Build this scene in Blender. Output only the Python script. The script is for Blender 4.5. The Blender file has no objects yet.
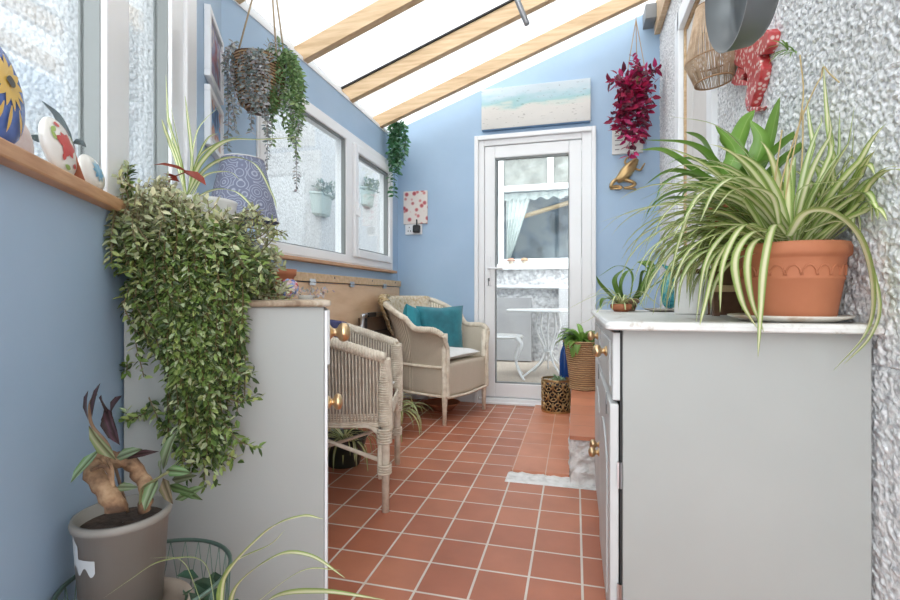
import bpy, math, random
from math import sin, cos, pi, radians, atan2, sqrt
from mathutils import Vector as V, Matrix, Euler, noise
S = bpy.context.scene
COL = S.collection
F = 478.0; TH = math.atan(125/478); HZ = 297.0; EYE = .84
FW = V((-sin(TH), cos(TH), 0)); RT = V((cos(TH), sin(TH), 0))
def ray(u, v): return FW + RT*((u-450)/F) + V((0, 0, -(v-HZ)/F))
def P(u, v, d=None, X=None, Y=None, Z=None):
    "point seen at photo pixel (u, v), at a depth or on a world plane"
    r = ray(u, v)
    if X is not None: d = X/r.x
    elif Y is not None: d = Y/r.y
    elif Z is not None: d = (Z-EYE)/r.z
    return V((0, 0, EYE)) + r*d

# ------------------------------------------------------------------ materials
def mat(name, col=(.8, .8, .8), rough=.6, metal=0, spec=.5, trans=0):
    m = bpy.data.materials.new(name); m.use_nodes = True
    b = m.node_tree.nodes['Principled BSDF']
    b.inputs['Base Color'].default_value = (*col, 1); b.inputs['Roughness'].default_value = rough
    b.inputs['Metallic'].default_value = metal; b.inputs['Specular IOR Level'].default_value = spec
    return m
def nt(m): return m.node_tree.nodes, m.node_tree.links, m.node_tree.nodes['Principled BSDF']
def coords(m, scale=(1, 1, 1), loc=(0, 0, 0), kind='Object', rot=(0, 0, 0)):
    n, l, b = nt(m)
    mp = n.new('ShaderNodeMapping'); mp.inputs['Scale'].default_value = scale
    mp.inputs['Location'].default_value = loc; mp.inputs['Rotation'].default_value = rot
    if kind == 'Pos': g = n.new('ShaderNodeNewGeometry'); l.new(g.outputs['Position'], mp.inputs[0])
    else: g = n.new('ShaderNodeTexCoord'); l.new(g.outputs[kind], mp.inputs[0])
    return mp.outputs[0]
def ramp(m, src, stops):
    n, l, b = nt(m); r = n.new('ShaderNodeValToRGB'); l.new(src, r.inputs[0])
    e = r.color_ramp.elements
    while len(e) < len(stops): e.new(.5)
    for el, (p, c) in zip(e, stops): el.position = p; el.color = (*c, 1)
    return r.outputs[0]
def noisy(m, scale=10, stops=None, detail=4, co=None, bump=0, bscale=None, dist=.01, rough=.55):
    n, l, b = nt(m)
    if co is None: co = coords(m)
    if stops:
        t = n.new('ShaderNodeTexNoise'); t.inputs['Scale'].default_value = scale; t.inputs['Detail'].default_value = detail
        t.inputs['Roughness'].default_value = rough
        l.new(co, t.inputs['Vector']); l.new(ramp(m, t.outputs[0], stops), b.inputs['Base Color'])
    if bump:
        t2 = n.new('ShaderNodeTexNoise'); t2.inputs['Scale'].default_value = bscale or scale; t2.inputs['Detail'].default_value = 5
        l.new(co, t2.inputs['Vector']); bp = n.new('ShaderNodeBump'); bp.inputs['Strength'].default_value = bump
        bp.inputs['Distance'].default_value = dist; l.new(t2.outputs[0], bp.inputs['Height']); l.new(bp.outputs[0], b.inputs['Normal'])
    return m
def wave_bump(m, co, scale, strength=.6, dist=.004, direction='X', prof='SIN', dm=0, colstops=None):
    n, l, b = nt(m); w = n.new('ShaderNodeTexWave'); w.bands_direction = direction; w.wave_profile = prof
    w.inputs['Scale'].default_value = scale; w.inputs['Distortion'].default_value = dm; w.inputs['Detail Scale'].default_value = 2
    l.new(co, w.inputs['Vector']); bp = n.new('ShaderNodeBump'); bp.inputs['Strength'].default_value = strength
    bp.inputs['Distance'].default_value = dist; l.new(w.outputs[1], bp.inputs['Height']); l.new(bp.outputs[0], b.inputs['Normal'])
    if colstops: l.new(ramp(m, w.outputs[1], colstops), b.inputs['Base Color'])
    return m
def glass(name, tint=(1, 1, 1), refl=1.0):
    m = bpy.data.materials.new(name); m.use_nodes = True; n = m.node_tree.nodes; l = m.node_tree.links
    n.remove(n['Principled BSDF']); o = n['Material Output']
    t = n.new('ShaderNodeBsdfTransparent'); t.inputs[0].default_value = (*tint, 1)
    g = n.new('ShaderNodeBsdfGlossy'); g.inputs['Roughness'].default_value = .01
    f = n.new('ShaderNodeFresnel'); f.inputs[0].default_value = 1.5
    mu = n.new('ShaderNodeMath'); mu.operation = 'MULTIPLY'; mu.inputs[1].default_value = refl; l.new(f.outputs[0], mu.inputs[0])
    ge = n.new('ShaderNodeNewGeometry'); iv = n.new('ShaderNodeMath'); iv.operation = 'SUBTRACT'; iv.inputs[0].default_value = refl; l.new(ge.outputs['Backfacing'], iv.inputs[1]); iv.use_clamp = True; l.new(iv.outputs[0], mu.inputs[1])
    mx = n.new('ShaderNodeMixShader'); l.new(mu.outputs[0], mx.inputs[0]); l.new(t.outputs[0], mx.inputs[1]); l.new(g.outputs[0], mx.inputs[2])
    l.new(mx.outputs[0], o.inputs[0]); return m
def leafy(name, rough=.45, trans=.3, mode='attr'):
    "leaf surface; colour from the leaf's own colour attribute or from a cream midstripe across the blade"
    m = bpy.data.materials.new(name); m.use_nodes = True; n, l, b = nt(m); b.inputs['Roughness'].default_value = rough
    if mode == 'attr':
        a = n.new('ShaderNodeAttribute'); a.attribute_name = 'Col'; c = a.outputs['Color']
    else:
        uv = n.new('ShaderNodeUVMap'); sp = n.new('ShaderNodeSeparateXYZ'); l.new(uv.outputs[0], sp.inputs[0])
        r = ramp(m, sp.outputs[0], mode); a = n.new('ShaderNodeAttribute'); a.attribute_name = 'Col'
        mx = n.new('ShaderNodeMix'); mx.data_type = 'RGBA'; mx.blend_type = 'MULTIPLY'; mx.inputs[0].default_value = 1
        l.new(r, mx.inputs[6]); l.new(a.outputs['Color'], mx.inputs[7]); c = mx.outputs[2]
    l.new(c, b.inputs['Base Color'])
    t = n.new('ShaderNodeBsdfTranslucent'); l.new(c, t.inputs[0])
    ms = n.new('ShaderNodeMixShader'); ms.inputs[0].default_value = trans
    l.new(b.outputs[0], ms.inputs[1]); l.new(t.outputs[0], ms.inputs[2]); l.new(ms.outputs[0], n['Material Output'].inputs[0])
    return m

BLUE = noisy(mat('blue_paint', (.40, .53, .66), .5), 3, [(.3, (.345, .485, .65)), (.7, (.385, .525, .69))], bump=.15, bscale=60, dist=.002)
WUPVC = mat('white_upvc', (.85, .865, .88), .3)
WFRAME = mat('white_frame_paint', (.84, .855, .87), .4)
GREYSEAL = mat('grey_seal', (.22, .24, .24), .5)
GLASS = glass('window_glass', (.95, .97, .97), 1.15)
PINE = mat('pine', (.6, .38, .19), .5)
noisy(PINE, 3, [(.25, (.46, .30, .155)), (.5, (.60, .42, .245)), (.75, (.70, .53, .34))], co=coords(PINE, (1.2, 14, 14)), rough=.6)
SILLW = mat('sill_wood', (.5, .27, .14), .45)
noisy(SILLW, 4, [(.3, (.42, .215, .105)), (.7, (.60, .35, .19))], co=coords(SILLW, (3, 3, 30)))
PLY = mat('plywood', (.62, .41, .24), .5)
noisy(PLY, 2.2, [(.3, (.60, .39, .225)), (.55, (.72, .51, .33)), (.8, (.78, .58, .40))], co=coords(PLY, (1, 1.0, 5)), rough=.6)
GREYP = noisy(mat('grey_cabinet_paint', (.37, .38, .365), .5), 2, [(.3, (.375, .387, .372)), (.7, (.415, .425, .408))], bump=.08, bscale=40, dist=.002)
PALEP = noisy(mat('pale_grey_paint', (.68, .68, .68), .45), 4, [(.3, (.52, .53, .53)), (.7, (.62, .63, .625))])
TOPP = mat('worn_white_top', (.72, .71, .69), .4)
noisy(TOPP, 5, [(.30, (.42, .36, .30)), (.42, (.68, .67, .65)), (.8, (.78, .77, .76))], co=coords(TOPP, (3, .8, 3)), rough=.7)
OLDWOOD = mat('worn_wood_top', (.36, .27, .19), .6)
noisy(OLDWOOD, 8, [(.3, (.20, .13, .08)), (.5, (.40, .31, .22)), (.7, (.60, .55, .48))], co=coords(OLDWOOD, (1, 6, 1)), rough=.7)
BRASS = mat('brushed_brass', (.72, .52, .30), .32, 1)
GOLD = mat('gold_leaf', (.56, .38, .18), .36, .95)
DARK = mat('dark_gap', (.02, .02, .02), .7)
IRON = mat('grey_metal', (.16, .17, .175), .42, .6)
STEEL = mat('steel', (.55, .56, .58), .3, 1)
TERRA = noisy(mat('terracotta', (.50, .19, .095), .75), 6, [(.3, (.37, .125, .058)), (.7, (.48, .18, .09))], bump=.1, bscale=60, dist=.002)
ROPE = mat('jute_rope', (.45, .34, .22), .9)
BASK = mat('woven_basket', (.36, .21, .10), .75)
wave_bump(BASK, coords(BASK), 28, 1, .006, 'Z', dm=1.5, colstops=[(.1, (.13, .07, .035)), (.6, (.42, .25, .13)), (1, (.55, .36, .2))])
BASKL = mat('pale_woven_basket', (.5, .32, .17), .75)
wave_bump(BASKL, coords(BASKL), 22, 1, .006, 'Z', dm=2, colstops=[(.1, (.26, .15, .07)), (.6, (.52, .33, .17)), (1, (.64, .44, .25))])
WICK = mat('bleached_wicker', (.68, .60, .50), .75)
noisy(WICK, 30, [(.3, (.60, .51, .40)), (.7, (.82, .75, .63))])
WICKD = mat('wicker_shell_brown', (.3, .22, .17), .8)
wave_bump(WICKD, coords(WICKD, kind='UV'), 75, 1, .004, 'Y', dm=.5, colstops=[(.1, (.26, .19, .145)), (.6, (.56, .47, .39)), (1, (.66, .58, .5))])
LLOYD = mat('lloyd_loom', (.6, .52, .42), .75)
wave_bump(LLOYD, coords(LLOYD, kind='UV'), 26, 1, .004, 'X', dm=.8, colstops=[(.05, (.46, .38, .28)), (.35, (.72, .63, .50)), (1, (.84, .76, .63))])
TEAL = noisy(mat('teal_velvet', (.01, .17, .22), .75), 8, [(.3, (.006, .12, .165)), (.7, (.02, .24, .29))])
TEAL.node_tree.nodes['Principled BSDF'].inputs['Sheen Weight'].default_value = .5
WCLOTH = noisy(mat('white_cloth', (.78, .77, .76), .85), 20, bump=.3, bscale=80, dist=.003)
CREAM = noisy(mat('cream_throw', (.62, .53, .40), .9), 45, [(.35, (.48, .36, .22)), (.6, (.68, .60, .48))], bump=.5, bscale=120, dist=.003)
PATT = noisy(mat('patterned_ochre_cloth', (.5, .4, .2), .9), 60, [(.35, (.20, .12, .06)), (.5, (.55, .40, .20)), (.65, (.70, .62, .45))])
NAVY = mat('navy_striped_throw', (.03, .035, .11), .9)
wave_bump(NAVY, coords(NAVY, kind='UV'), 14, .3, .003, 'X', colstops=[(.3, (.028, .032, .11)), (.86, (.035, .042, .14)), (.95, (.2, .2, .32))])
SOIL = noisy(mat('soil', (.05, .035, .025), .95), 60, [(.3, (.03, .02, .015)), (.7, (.09, .06, .045))], bump=.6, dist=.01)
WPOT = mat('white_glazed_pot', (.72, .72, .70), .3)
GPOT = noisy(mat('taupe_plastic_pot', (.27, .25, .225), .5), 5, [(.3, (.25, .23, .205)), (.7, (.30, .28, .25))])
SPIDER = leafy('striped_blade', .4, .3, [(0, (.20, .31, .07)), (.22, (.40, .49, .17)), (.32, (.72, .73, .44)), (.5, (.84, .82, .60)), (.68, (.72, .73, .44)), (.78, (.40, .49, .17)), (1, (.20, .31, .07))])
GREENB = leafy('green_blade', .35, .25, [(0, (.16, .31, .05)), (.45, (.22, .40, .08)), (.5, (.34, .50, .15)), (.55, (.22, .40, .08)), (1, (.16, .31, .05))])
LEAF = leafy('leaf')
TRAD = leafy('variegated_leaf', .4, .2, [(0, (.12, .17, .07)), (.2, (.20, .28, .13)), (.3, (.36, .40, .28)), (.45, (.14, .20, .08)), (.5, (.10, .05, .05)), (.55, (.14, .20, .08)), (.7, (.36, .40, .28)), (.8, (.20, .28, .13)), (1, (.12, .17, .07))])
WOODBR = noisy(mat('brown_wood', (.15, .07, .035), .6), 10, [(.3, (.10, .045, .022)), (.7, (.22, .11, .06))])

# rough cast walls
def roughcast(name, c0, c1, c2, scale=55, bump=.8):
    m = mat(name, c1, .9); n, l, b = nt(m); co = coords(m, kind='Pos')
    vo = n.new('ShaderNodeTexVoronoi'); vo.inputs['Scale'].default_value = scale; l.new(co, vo.inputs['Vector'])
    no = n.new('ShaderNodeTexNoise'); no.inputs['Scale'].default_value = scale*1.1; no.inputs['Detail'].default_value = 4; l.new(co, no.inputs['Vector'])
    l.new(ramp(m, no.outputs[0], [(.36, c0), (.5, c1), (.66, c2)]), b.inputs['Base Color'])
    ad = n.new('ShaderNodeMath'); ad.operation = 'SUBTRACT'; l.new(no.outputs[0], ad.inputs[0]); l.new(vo.outputs[0], ad.inputs[1])
    bp = n.new('ShaderNodeBump'); bp.inputs['Strength'].default_value = bump; bp.inputs['Distance'].default_value = .012
    l.new(ad.outputs[0], bp.inputs['Height']); l.new(bp.outputs[0], b.inputs['Normal']); return m
DASH = roughcast('pebbledash', (.44, .45, .47), (.70, .71, .72), (.82, .825, .83), 70, .5)
DASHW = roughcast('white_render', (.60, .61, .62), (.74, .75, .76), (.80, .81, .82), 45, .6)
DASHG = roughcast('grey_render', (.34, .34, .35), (.50, .50, .51), (.62, .62, .63), 22, .9)
CEM = roughcast('rough_cement', (.68, .67, .65), (.80, .79, .77), (.86, .85, .84), 24, .9)

def tiles(name, w, h, x0, y0, mortar, ca, cb, cm, ms=.004):
    m = mat(name, ca, .42); n, l, b = nt(m); co = coords(m, loc=(-x0, -y0, 0), kind='Pos')
    br = n.new('ShaderNodeTexBrick'); br.offset = 0; br.squash = 1; br.inputs['Scale'].default_value = 1
    br.inputs['Brick Width'].default_value = w; br.inputs['Row Height'].default_value = h
    br.inputs['Mortar Size'].default_value = ms; br.inputs['Mortar Smooth'].default_value = .2
    br.inputs['Color1'].default_value = (*ca, 1); br.inputs['Color2'].default_value = (*cb, 1); br.inputs['Mortar'].default_value = (*cm, 1)
    l.new(co, br.inputs['Vector'])
    no = n.new('ShaderNodeTexNoise'); no.inputs['Scale'].default_value = 5; no.inputs['Detail'].default_value = 6; l.new(co, no.inputs['Vector'])
    mx = n.new('ShaderNodeMix'); mx.data_type = 'RGBA'; mx.blend_type = 'MULTIPLY'; mx.inputs[0].default_value = 1
    l.new(br.outputs['Color'], mx.inputs[6]); l.new(ramp(m, no.outputs[0], [(.3, (.86, .84, .82)), (.7, (1.1, 1.1, 1.1))]), mx.inputs[7])
    l.new(mx.outputs[2], b.inputs['Base Color'])
    bp = n.new('ShaderNodeBump'); bp.inputs['Strength'].default_value = .5; bp.inputs['Distance'].default_value = .002; bp.invert = True
    l.new(br.outputs['Fac'], bp.inputs['Height']); l.new(bp.outputs[0], b.inputs['Normal']); return m
TILE = tiles('quarry_tiles', .1545, .1545, -.2885+.0772*0, 1.912, .004, (.52, .20, .115), (.43, .145, .08), (.70, .63, .56))
TILE2 = tiles('new_orange_tiles', .155, .224, -.2885, 2.27, .004, (.62, .255, .15), (.56, .22, .125), (.66, .47, .37), .0025)
TILE3 = tiles('step_tiles', .9, .215, -.30, 2.155, .004, (.62, .24, .135), (.56, .21, .115), (.42, .20, .13), .003)

# polycarbonate roof
ROOFM = bpy.data.materials.new('twinwall_sheet'); ROOFM.use_nodes = True
_n = ROOFM.node_tree.nodes; _l = ROOFM.node_tree.links; _n.remove(_n['Principled BSDF'])
_t = _n.new('ShaderNodeBsdfTransparent'); _t.inputs[0].default_value = (.98, .98, .98, 1)
_u = _n.new('ShaderNodeBsdfTranslucent')
_g = _n.new('ShaderNodeTexCoord'); _w = _n.new('ShaderNodeTexWave'); _w.bands_direction = 'Y'; _w.inputs['Scale'].default_value = 16
_l.new(_g.outputs['Object'], _w.inputs['Vector'])
_r = _n.new('ShaderNodeValToRGB'); _l.new(_w.outputs[1], _r.inputs[0]); _r.color_ramp.elements[0].color = (.84, .86, .87, 1); _r.color_ramp.elements[1].color = (.95, .96, .96, 1)
_l.new(_r.outputs[0], _u.inputs[0])
_m = _n.new('ShaderNodeMixShader'); _m.inputs[0].default_value = .45; _l.new(_t.outputs[0], _m.inputs[1]); _l.new(_u.outputs[0], _m.inputs[2])
_l.new(_m.outputs[0], _n['Material Output'].inputs[0])

# ------------------------------------------------------------------ mesh building
WM = {}
class M:
    def __init__(s): s.v = []; s.f = []; s.mi = []; s.c = []; s.uv = []
    def add(s, vs, fs, mi=0, col=(1, 1, 1), uvs=None):
        o = len(s.v); s.v += [V(p) for p in vs]
        for k, f in enumerate(fs):
            s.f.append([i+o for i in f]); s.mi.append(mi); s.c.append(col)
            s.uv.append([uvs[i] for i in f] if uvs else None)
        return s
    def box(s, lo, hi, mi=0, mx=None, col=(1, 1, 1)):
        x0, y0, z0 = lo; x1, y1, z1 = hi
        vs = [V(p) for p in ((x0, y0, z0), (x1, y0, z0), (x1, y1, z0), (x0, y1, z0), (x0, y0, z1), (x1, y0, z1), (x1, y1, z1), (x0, y1, z1))]
        if mx: vs = [mx @ p for p in vs]
        return s.add(vs, [(0, 3, 2, 1), (4, 5, 6, 7), (0, 1, 5, 4), (1, 2, 6, 5), (2, 3, 7, 6), (3, 0, 4, 7)], mi, col)
    def prism(s, poly, a, b, mi=0):
        "poly: list of points; extruded from offset vector a to offset vector b"
        n = len(poly); vs = [V(p)+V(a) for p in poly]+[V(p)+V(b) for p in poly]
        return s.add(vs, [tuple(range(n))[::-1], tuple(range(n, 2*n))]+[(i, (i+1) % n, n+(i+1) % n, n+i) for i in range(n)], mi)
    def tube(s, pts, r, n=8, mi=0, closed=False, col=(1, 1, 1), caps=True):
        pts = [V(p) for p in pts]; k = len(pts); rs = r if isinstance(r, (list, tuple)) else [r]*k
        rings = []; up = None
        for i, p in enumerate(pts):
            if closed: t = pts[(i+1) % k]-pts[i-1]
            else: t = pts[min(i+1, k-1)]-pts[max(i-1, 0)]
            if t.length < 1e-9: t = V((0, 0, 1))
            t.normalize()
            if up is None: up = V((0, 0, 1)) if abs(t.z) < .9 else V((1, 0, 0))
            a = up - t*up.dot(t)
            if a.length < 1e-6: a = t.orthogonal()
            a.normalize(); up = a; b = t.cross(a)
            rings.append([p + (a*cos(2*pi*j/n)+b*sin(2*pi*j/n))*rs[i] for j in range(n)])
        vs = [q for rg in rings for q in rg]; fs = []
        for i in range(k if closed else k-1):
            i2 = (i+1) % k
            fs += [(i*n+j, i*n+(j+1) % n, i2*n+(j+1) % n, i2*n+j) for j in range(n)]
        if not closed and caps: fs += [tuple(range(n))[::-1], tuple(range((k-1)*n, k*n))]
        return s.add(vs, fs, mi, col)
    def lathe(s, prof, c=(0, 0, 0), n=32, mi=0, mx=None, sq=1, col=(1, 1, 1)):
        c = V(c); vs = []; k = len(prof)
        for r, z in prof:
            for j in range(n):
                p = V((r*cos(2*pi*j/n), r*sin(2*pi*j/n)*sq, z)); vs.append((mx @ p if mx else p)+c)
        fs = [(i*n+j, i*n+(j+1) % n, (i+1)*n+(j+1) % n, (i+1)*n+j) for i in range(k-1) for j in range(n)]
        uv = [(j/n, i/k) for i in range(k) for j in range(n)]
        return s.add(vs, fs, mi, col, uv)
    def ball(s, c, r, n=14, mi=0, mx=None, col=(1, 1, 1)):
        r = V(r) if isinstance(r, (tuple, list)) else V((r, r, r)); prof = []
        c = V(c); vs = []; k = n//2+1
        for i in range(k):
            a = pi*i/(k-1)
            for j in range(n):
                p = V((sin(a)*cos(2*pi*j/n)*r.x, sin(a)*sin(2*pi*j/n)*r.y, -cos(a)*r.z)); vs.append((mx @ p if mx else p)+c)
        fs = [(i*n+j, i*n+(j+1) % n, (i+1)*n+(j+1) % n, (i+1)*n+j) for i in range(k-1) for j in range(n)]
        return s.add(vs, fs, mi, col)
    def build(s, name, mats, parent=None, smooth=False, bevel=0, solid=0, local=False, sub=0, seg=2):
        me = bpy.data.meshes.new(name); vs = s.v
        if parent is not None and not local:
            inv = WM[parent.name].inverted(); vs = [inv @ p for p in vs]
        me.from_pydata([tuple(p) for p in vs], [], s.f); me.validate(verbose=False) if False else None
        for m in (mats if isinstance(mats, (list, tuple)) else [mats]): me.materials.append(m)
        me.polygons.foreach_set('material_index', s.mi)
        if smooth: me.polygons.foreach_set('use_smooth', [True]*len(s.f))
        if any(u is not None for u in s.uv):
            uvl = me.uv_layers.new(name='UVMap'); flat = []
            for f, u in zip(s.f, s.uv):
                for i in range(len(f)): flat += list(u[i]) if u else [0, 0]
            uvl.data.foreach_set('uv', flat)
        if any(c != (1, 1, 1) for c in s.c) or any(m.name in ('leaf', 'striped_blade', 'green_blade', 'variegated_leaf') for m in me.materials):
            ca = me.color_attributes.new('Col', 'FLOAT_COLOR', 'CORNER'); flat = []
            for f, c in zip(s.f, s.c): flat += [c[0], c[1], c[2], 1]*len(f)
            ca.data.foreach_set('color', flat)
        me.update()
        o = bpy.data.objects.new(name, me); COL.objects.link(o)
        if parent is not None: o.parent = parent; WM[o.name] = WM[parent.name]
        else: WM[o.name] = Matrix.Identity(4)
        if solid: md = o.modifiers.new('solid', 'SOLIDIFY'); md.thickness = solid; md.offset = 0
        if bevel: md = o.modifiers.new('bevel', 'BEVEL'); md.width = bevel; md.segments = seg; md.limit_method = 'ANGLE'; md.angle_limit = radians(40)
        if sub: md = o.modifiers.new('sub', 'SUBSURF'); md.levels = sub; md.render_levels = sub
        return o
def thing(name, label, cat, loc=(0, 0, 0), rz=0, group=None):
    o = bpy.data.objects.new(name, None); COL.objects.link(o); o.location = loc; o.rotation_euler = (0, 0, rz)
    o.empty_display_size = .05; o['label'] = label; o['category'] = cat
    if group: o['group'] = group
    WM[o.name] = Matrix.Translation(V(loc)) @ Matrix.Rotation(rz, 4, 'Z'); return o
def tag(o, label, cat, group=None):
    o['label'] = label; o['category'] = cat
    if group: o['group'] = group
    return o
def struct(name, m, mats, parent=None, **k):
    o = m.build(name, mats, parent, **k)
    if parent is None: o['kind'] = 'structure'
    return o
def spline(pts, n=12):
    "Catmull-Rom through the points"
    pts = [V(p) for p in pts]; out = []
    q = [pts[0]*2-pts[1]]+pts+[pts[-1]*2-pts[-2]]
    for i in range(1, len(q)-2):
        a, b, c, d = q[i-1:i+3]
        for k in range(n):
            t = k/n; out.append(.5*((2*b)+(c-a)*t+(2*a-5*b+4*c-d)*t*t+(3*b-a-3*c+d)*t**3))
    out.append(pts[-1]); return out
def ribbon(m, pts, w, mi=0, col=(1, 1, 1), side=None, fold=.25, base=.6):
    "a blade: three points across, folded along the midrib, tapering to its tip"
    n = len(pts); vs = []; uv = []; fs = []
    ch = pts[-1]-pts[0]; s_ = side if side else ch.cross(V((0, 0, 1)))
    if s_.length < .15*ch.length and not side: s_ = V((cos(len(pts)+pts[0].x*90), sin(len(pts)+pts[0].x*90), 0))
    s_ = s_.normalized()
    for i, p in enumerate(pts):
        t = (pts[min(i+1, n-1)]-pts[max(i-1, 0)]).normalized()
        q = s_-t*s_.dot(t); s_ = q.normalized() if q.length > .05 else t.orthogonal().normalized()
        up = s_.cross(t).normalized()
        u = i/(n-1); ww = w*.5*min(base+(1-base)*u/.3, 1)*min(1, ((1-u)/.42)**.7 if u > .58 else 1)
        ww = max(ww, .0004)
        vs += [p-s_*ww+up*ww*fold, p, p+s_*ww+up*ww*fold]; uv += [(0, u), (.5, u), (1, u)]
    for i in range(n-1):
        a = i*3; fs += [(a, a+1, a+4, a+3), (a+1, a+2, a+5, a+4)]
    m.add(vs, fs, mi, col, uv)
def blade_path(p, az, el, L, droop, n=12, clamp=None, twist=0):
    pts = [V(p)]; e = el; a = az
    for i in range(n):
        st = L/n; d = V((cos(a)*cos(e), sin(a)*cos(e), sin(e))); q = pts[-1]+d*st
        if clamp: q = clamp(q)
        pts.append(q); e = max(e-droop/n*(1.2*(i+2)/n+.4), -1.45); a += twist/n
    return pts
def leaf(m, p, d, nrm, L, w, col, mi=0, cup=.15):
    d = V(d).normalized(); nrm = V(nrm); nrm = nrm-d*nrm.dot(d)
    if nrm.length < 1e-4: nrm = d.orthogonal()
    nrm.normalize(); s_ = d.cross(nrm); p = V(p)
    vs = [p, p+d*L*.35-s_*w*.5+nrm*w*cup, p+d*L*.4, p+d*L*.35+s_*w*.5+nrm*w*cup, p+d*L*.72-s_*w*.36+nrm*w*cup*.5, p+d*L*.75-nrm*w*.05, p+d*L*.72+s_*w*.36+nrm*w*cup*.5, p+d*L-nrm*w*.2]
    uv = [(.5, 0), (.05, .35), (.5, .4), (.95, .35), (.12, .7), (.5, .75), (.88, .7), (.5, 1)]
    m.add(vs, [(0, 2, 1), (0, 3, 2), (1, 2, 5, 4), (2, 3, 6, 5), (4, 5, 7), (5, 6, 7)], mi, col, uv)
def rnd(a, b): return random.uniform(a, b)
def rv(): return V((rnd(-1, 1), rnd(-1, 1), rnd(-1, 1)))
def vary(c, k=.2):
    f = 1+rnd(-k, k); return (c[0]*f*rnd(.92, 1.08), c[1]*f, c[2]*f*rnd(.9, 1.1))
def mixc(a, b, t): return tuple(a[i]*(1-t)+b[i]*t for i in range(3))
def frame_mx(o, x, y, z):
    return Matrix(((x.x, y.x, z.x, o.x), (x.y, y.y, z.y, o.y), (x.z, y.z, z.z, o.z), (0, 0, 0, 1)))
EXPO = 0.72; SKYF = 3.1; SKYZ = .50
# ------------------------------------------------------------------ the room
XL = -1.43; XR = .60; YB = 3.75; CY = 1.69
WD = V((.515, -.857, 0)).normalized()            # along the splayed left wall, from its corner towards the viewer
WN = V((WD.y, -WD.x, 0)); WN = WN if WN.x < 0 else -WN  # outwards
CN = V((XL, CY, 0))
def LW(s, z, o=0): return CN + WD*s + WN*o + V((0, 0, z))
LMX = frame_mx(CN, WD, WN, V((0, 0, 1)))        # local (s, out, z)
def roof_z(x): return 2.24+.352*(x-XL)

m = M().box((-1.6, -1.2, -.05), (.75, YB+.05, 0)); struct('floor', m, TILE)
m = M().box((-9, YB+.05, -.08), (6, 12, -.015)); m.box((-9, -3, -.08), (-1.6, YB+.05, -.03))
GRAV = roughcast('beige_gravel', (.36, .30, .25), (.52, .45, .38), (.64, .57, .50), 60, .6)
struct('ground', m, GRAV)
# patch of newer tiles and cement at the step
m = M().box((-.295, 2.285, -.01), (-.022, 3.70, .016)); struct('floor_patch', m, TILE2, bevel=.002)
m = M(); nx, ny = 46, 9
def rubble(x0, x1, y0, y1, nx, ny, z0, amp):
    vs = []
    for j in range(ny+1):
        for i in range(nx+1):
            x = x0+(x1-x0)*i/nx; y = y0+(y1-y0)*j/ny
            e = min(i, nx-i, j, ny-j)
            vs.append((x, y, z0+(noise.fractal(V((x*30, y*30, 1)), 1, 2, 3)*amp if e else -.005)))
    return vs, [(j*(nx+1)+i, j*(nx+1)+i+1, (j+1)*(nx+1)+i+1, (j+1)*(nx+1)+i) for j in range(ny) for i in range(nx)]
m.add(*rubble(-.31, .1, 2.165, 2.29, 60, 18, .006, .006)); struct('floor_screed', m, CEM, smooth=True)
# step up to the house door: cement riser, tiled tread
m = M(); n1, n2 = 70, 30; vs = []
for j in range(n2+1):
    for i in range(n1+1):
        x = -.02+.62*i/n1; z = .208*j/n2
        vs.append((x, 2.20+noise.fractal(V((x*26, z*26, 7)), 1, 2, 3)*.012, z))
m.add(vs, [(j*(n1+1)+i, j*(n1+1)+i+1, (j+1)*(n1+1)+i+1, (j+1)*(n1+1)+i) for j in range(n2) for i in range(n1)])
m.box((-.012, 2.215, 0), (XR, YB, .208), 0)
n1, n2 = 90, 24; vs = []
for j in range(n2+1):
    for i in range(n1+1):
        y = 2.20+1.5*i/n1; z = .208*j/n2; vs.append((-.022+noise.fractal(V((y*26, z*26, 3)), 1, 2, 3)*.010, y, z))
m.add(vs, [(j*(n1+1)+i, (j+1)*(n1+1)+i, (j+1)*(n1+1)+i+1, j*(n1+1)+i+1) for j in range(n2) for i in range(n1)])
m.box((-.01, 2.3, 0), (-.0, 2.4, .1), 0); m.box((-.024, 2.185, .208), (XR, YB, .225), 1)
struct('step', m, [CEM, TILE3])

# back wall with the door opening (X -.774..152, Z 0..2.117)
def gable(m, x0, x1, z0, y0, y1): m.prism([(x0, y0, z0), (x1, y0, z0), (x1, y0, roof_z(x1)), (x0, y0, roof_z(x0))], (0, 0, 0), (0, y1-y0, 0))
m = M(); gable(m, XL-.1, -.774, -.05, YB, YB+.12); gable(m, .152, XR+.3, -.05, YB, YB+.12); gable(m, -.774, .152, 2.117, YB, YB+.12)
struct('wall_back', m, BLUE)
# far left wall with window, Y 1.93..3.6, Z 1.06..1.905
m = M(); X0, X1 = XL-.10, XL
m.box((X0, CY-.02, 0), (X1, 1.93, 2.12)); m.box((X0, 3.6, 0), (X1, YB, 2.12)); m.box((X0, 1.93, 0), (X1, 3.6, 1.055)); m.box((X0, 1.93, 1.905), (X1, 3.6, 2.12))
struct('wall_left', m, BLUE)
m = M().box((XL-.10, CY, 2.12), (XL+.006, YB, 2.14)); m.box((XL-.02, CY, 2.08), (XL+.006, YB, 2.12)) if False else None
struct('trim_1', m, WFRAME)
m = M().box((XL-.10, CY-.1, 2.14), (XL-.06, YB, 2.235)); struct('trim_2', m, WFRAME)
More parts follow.
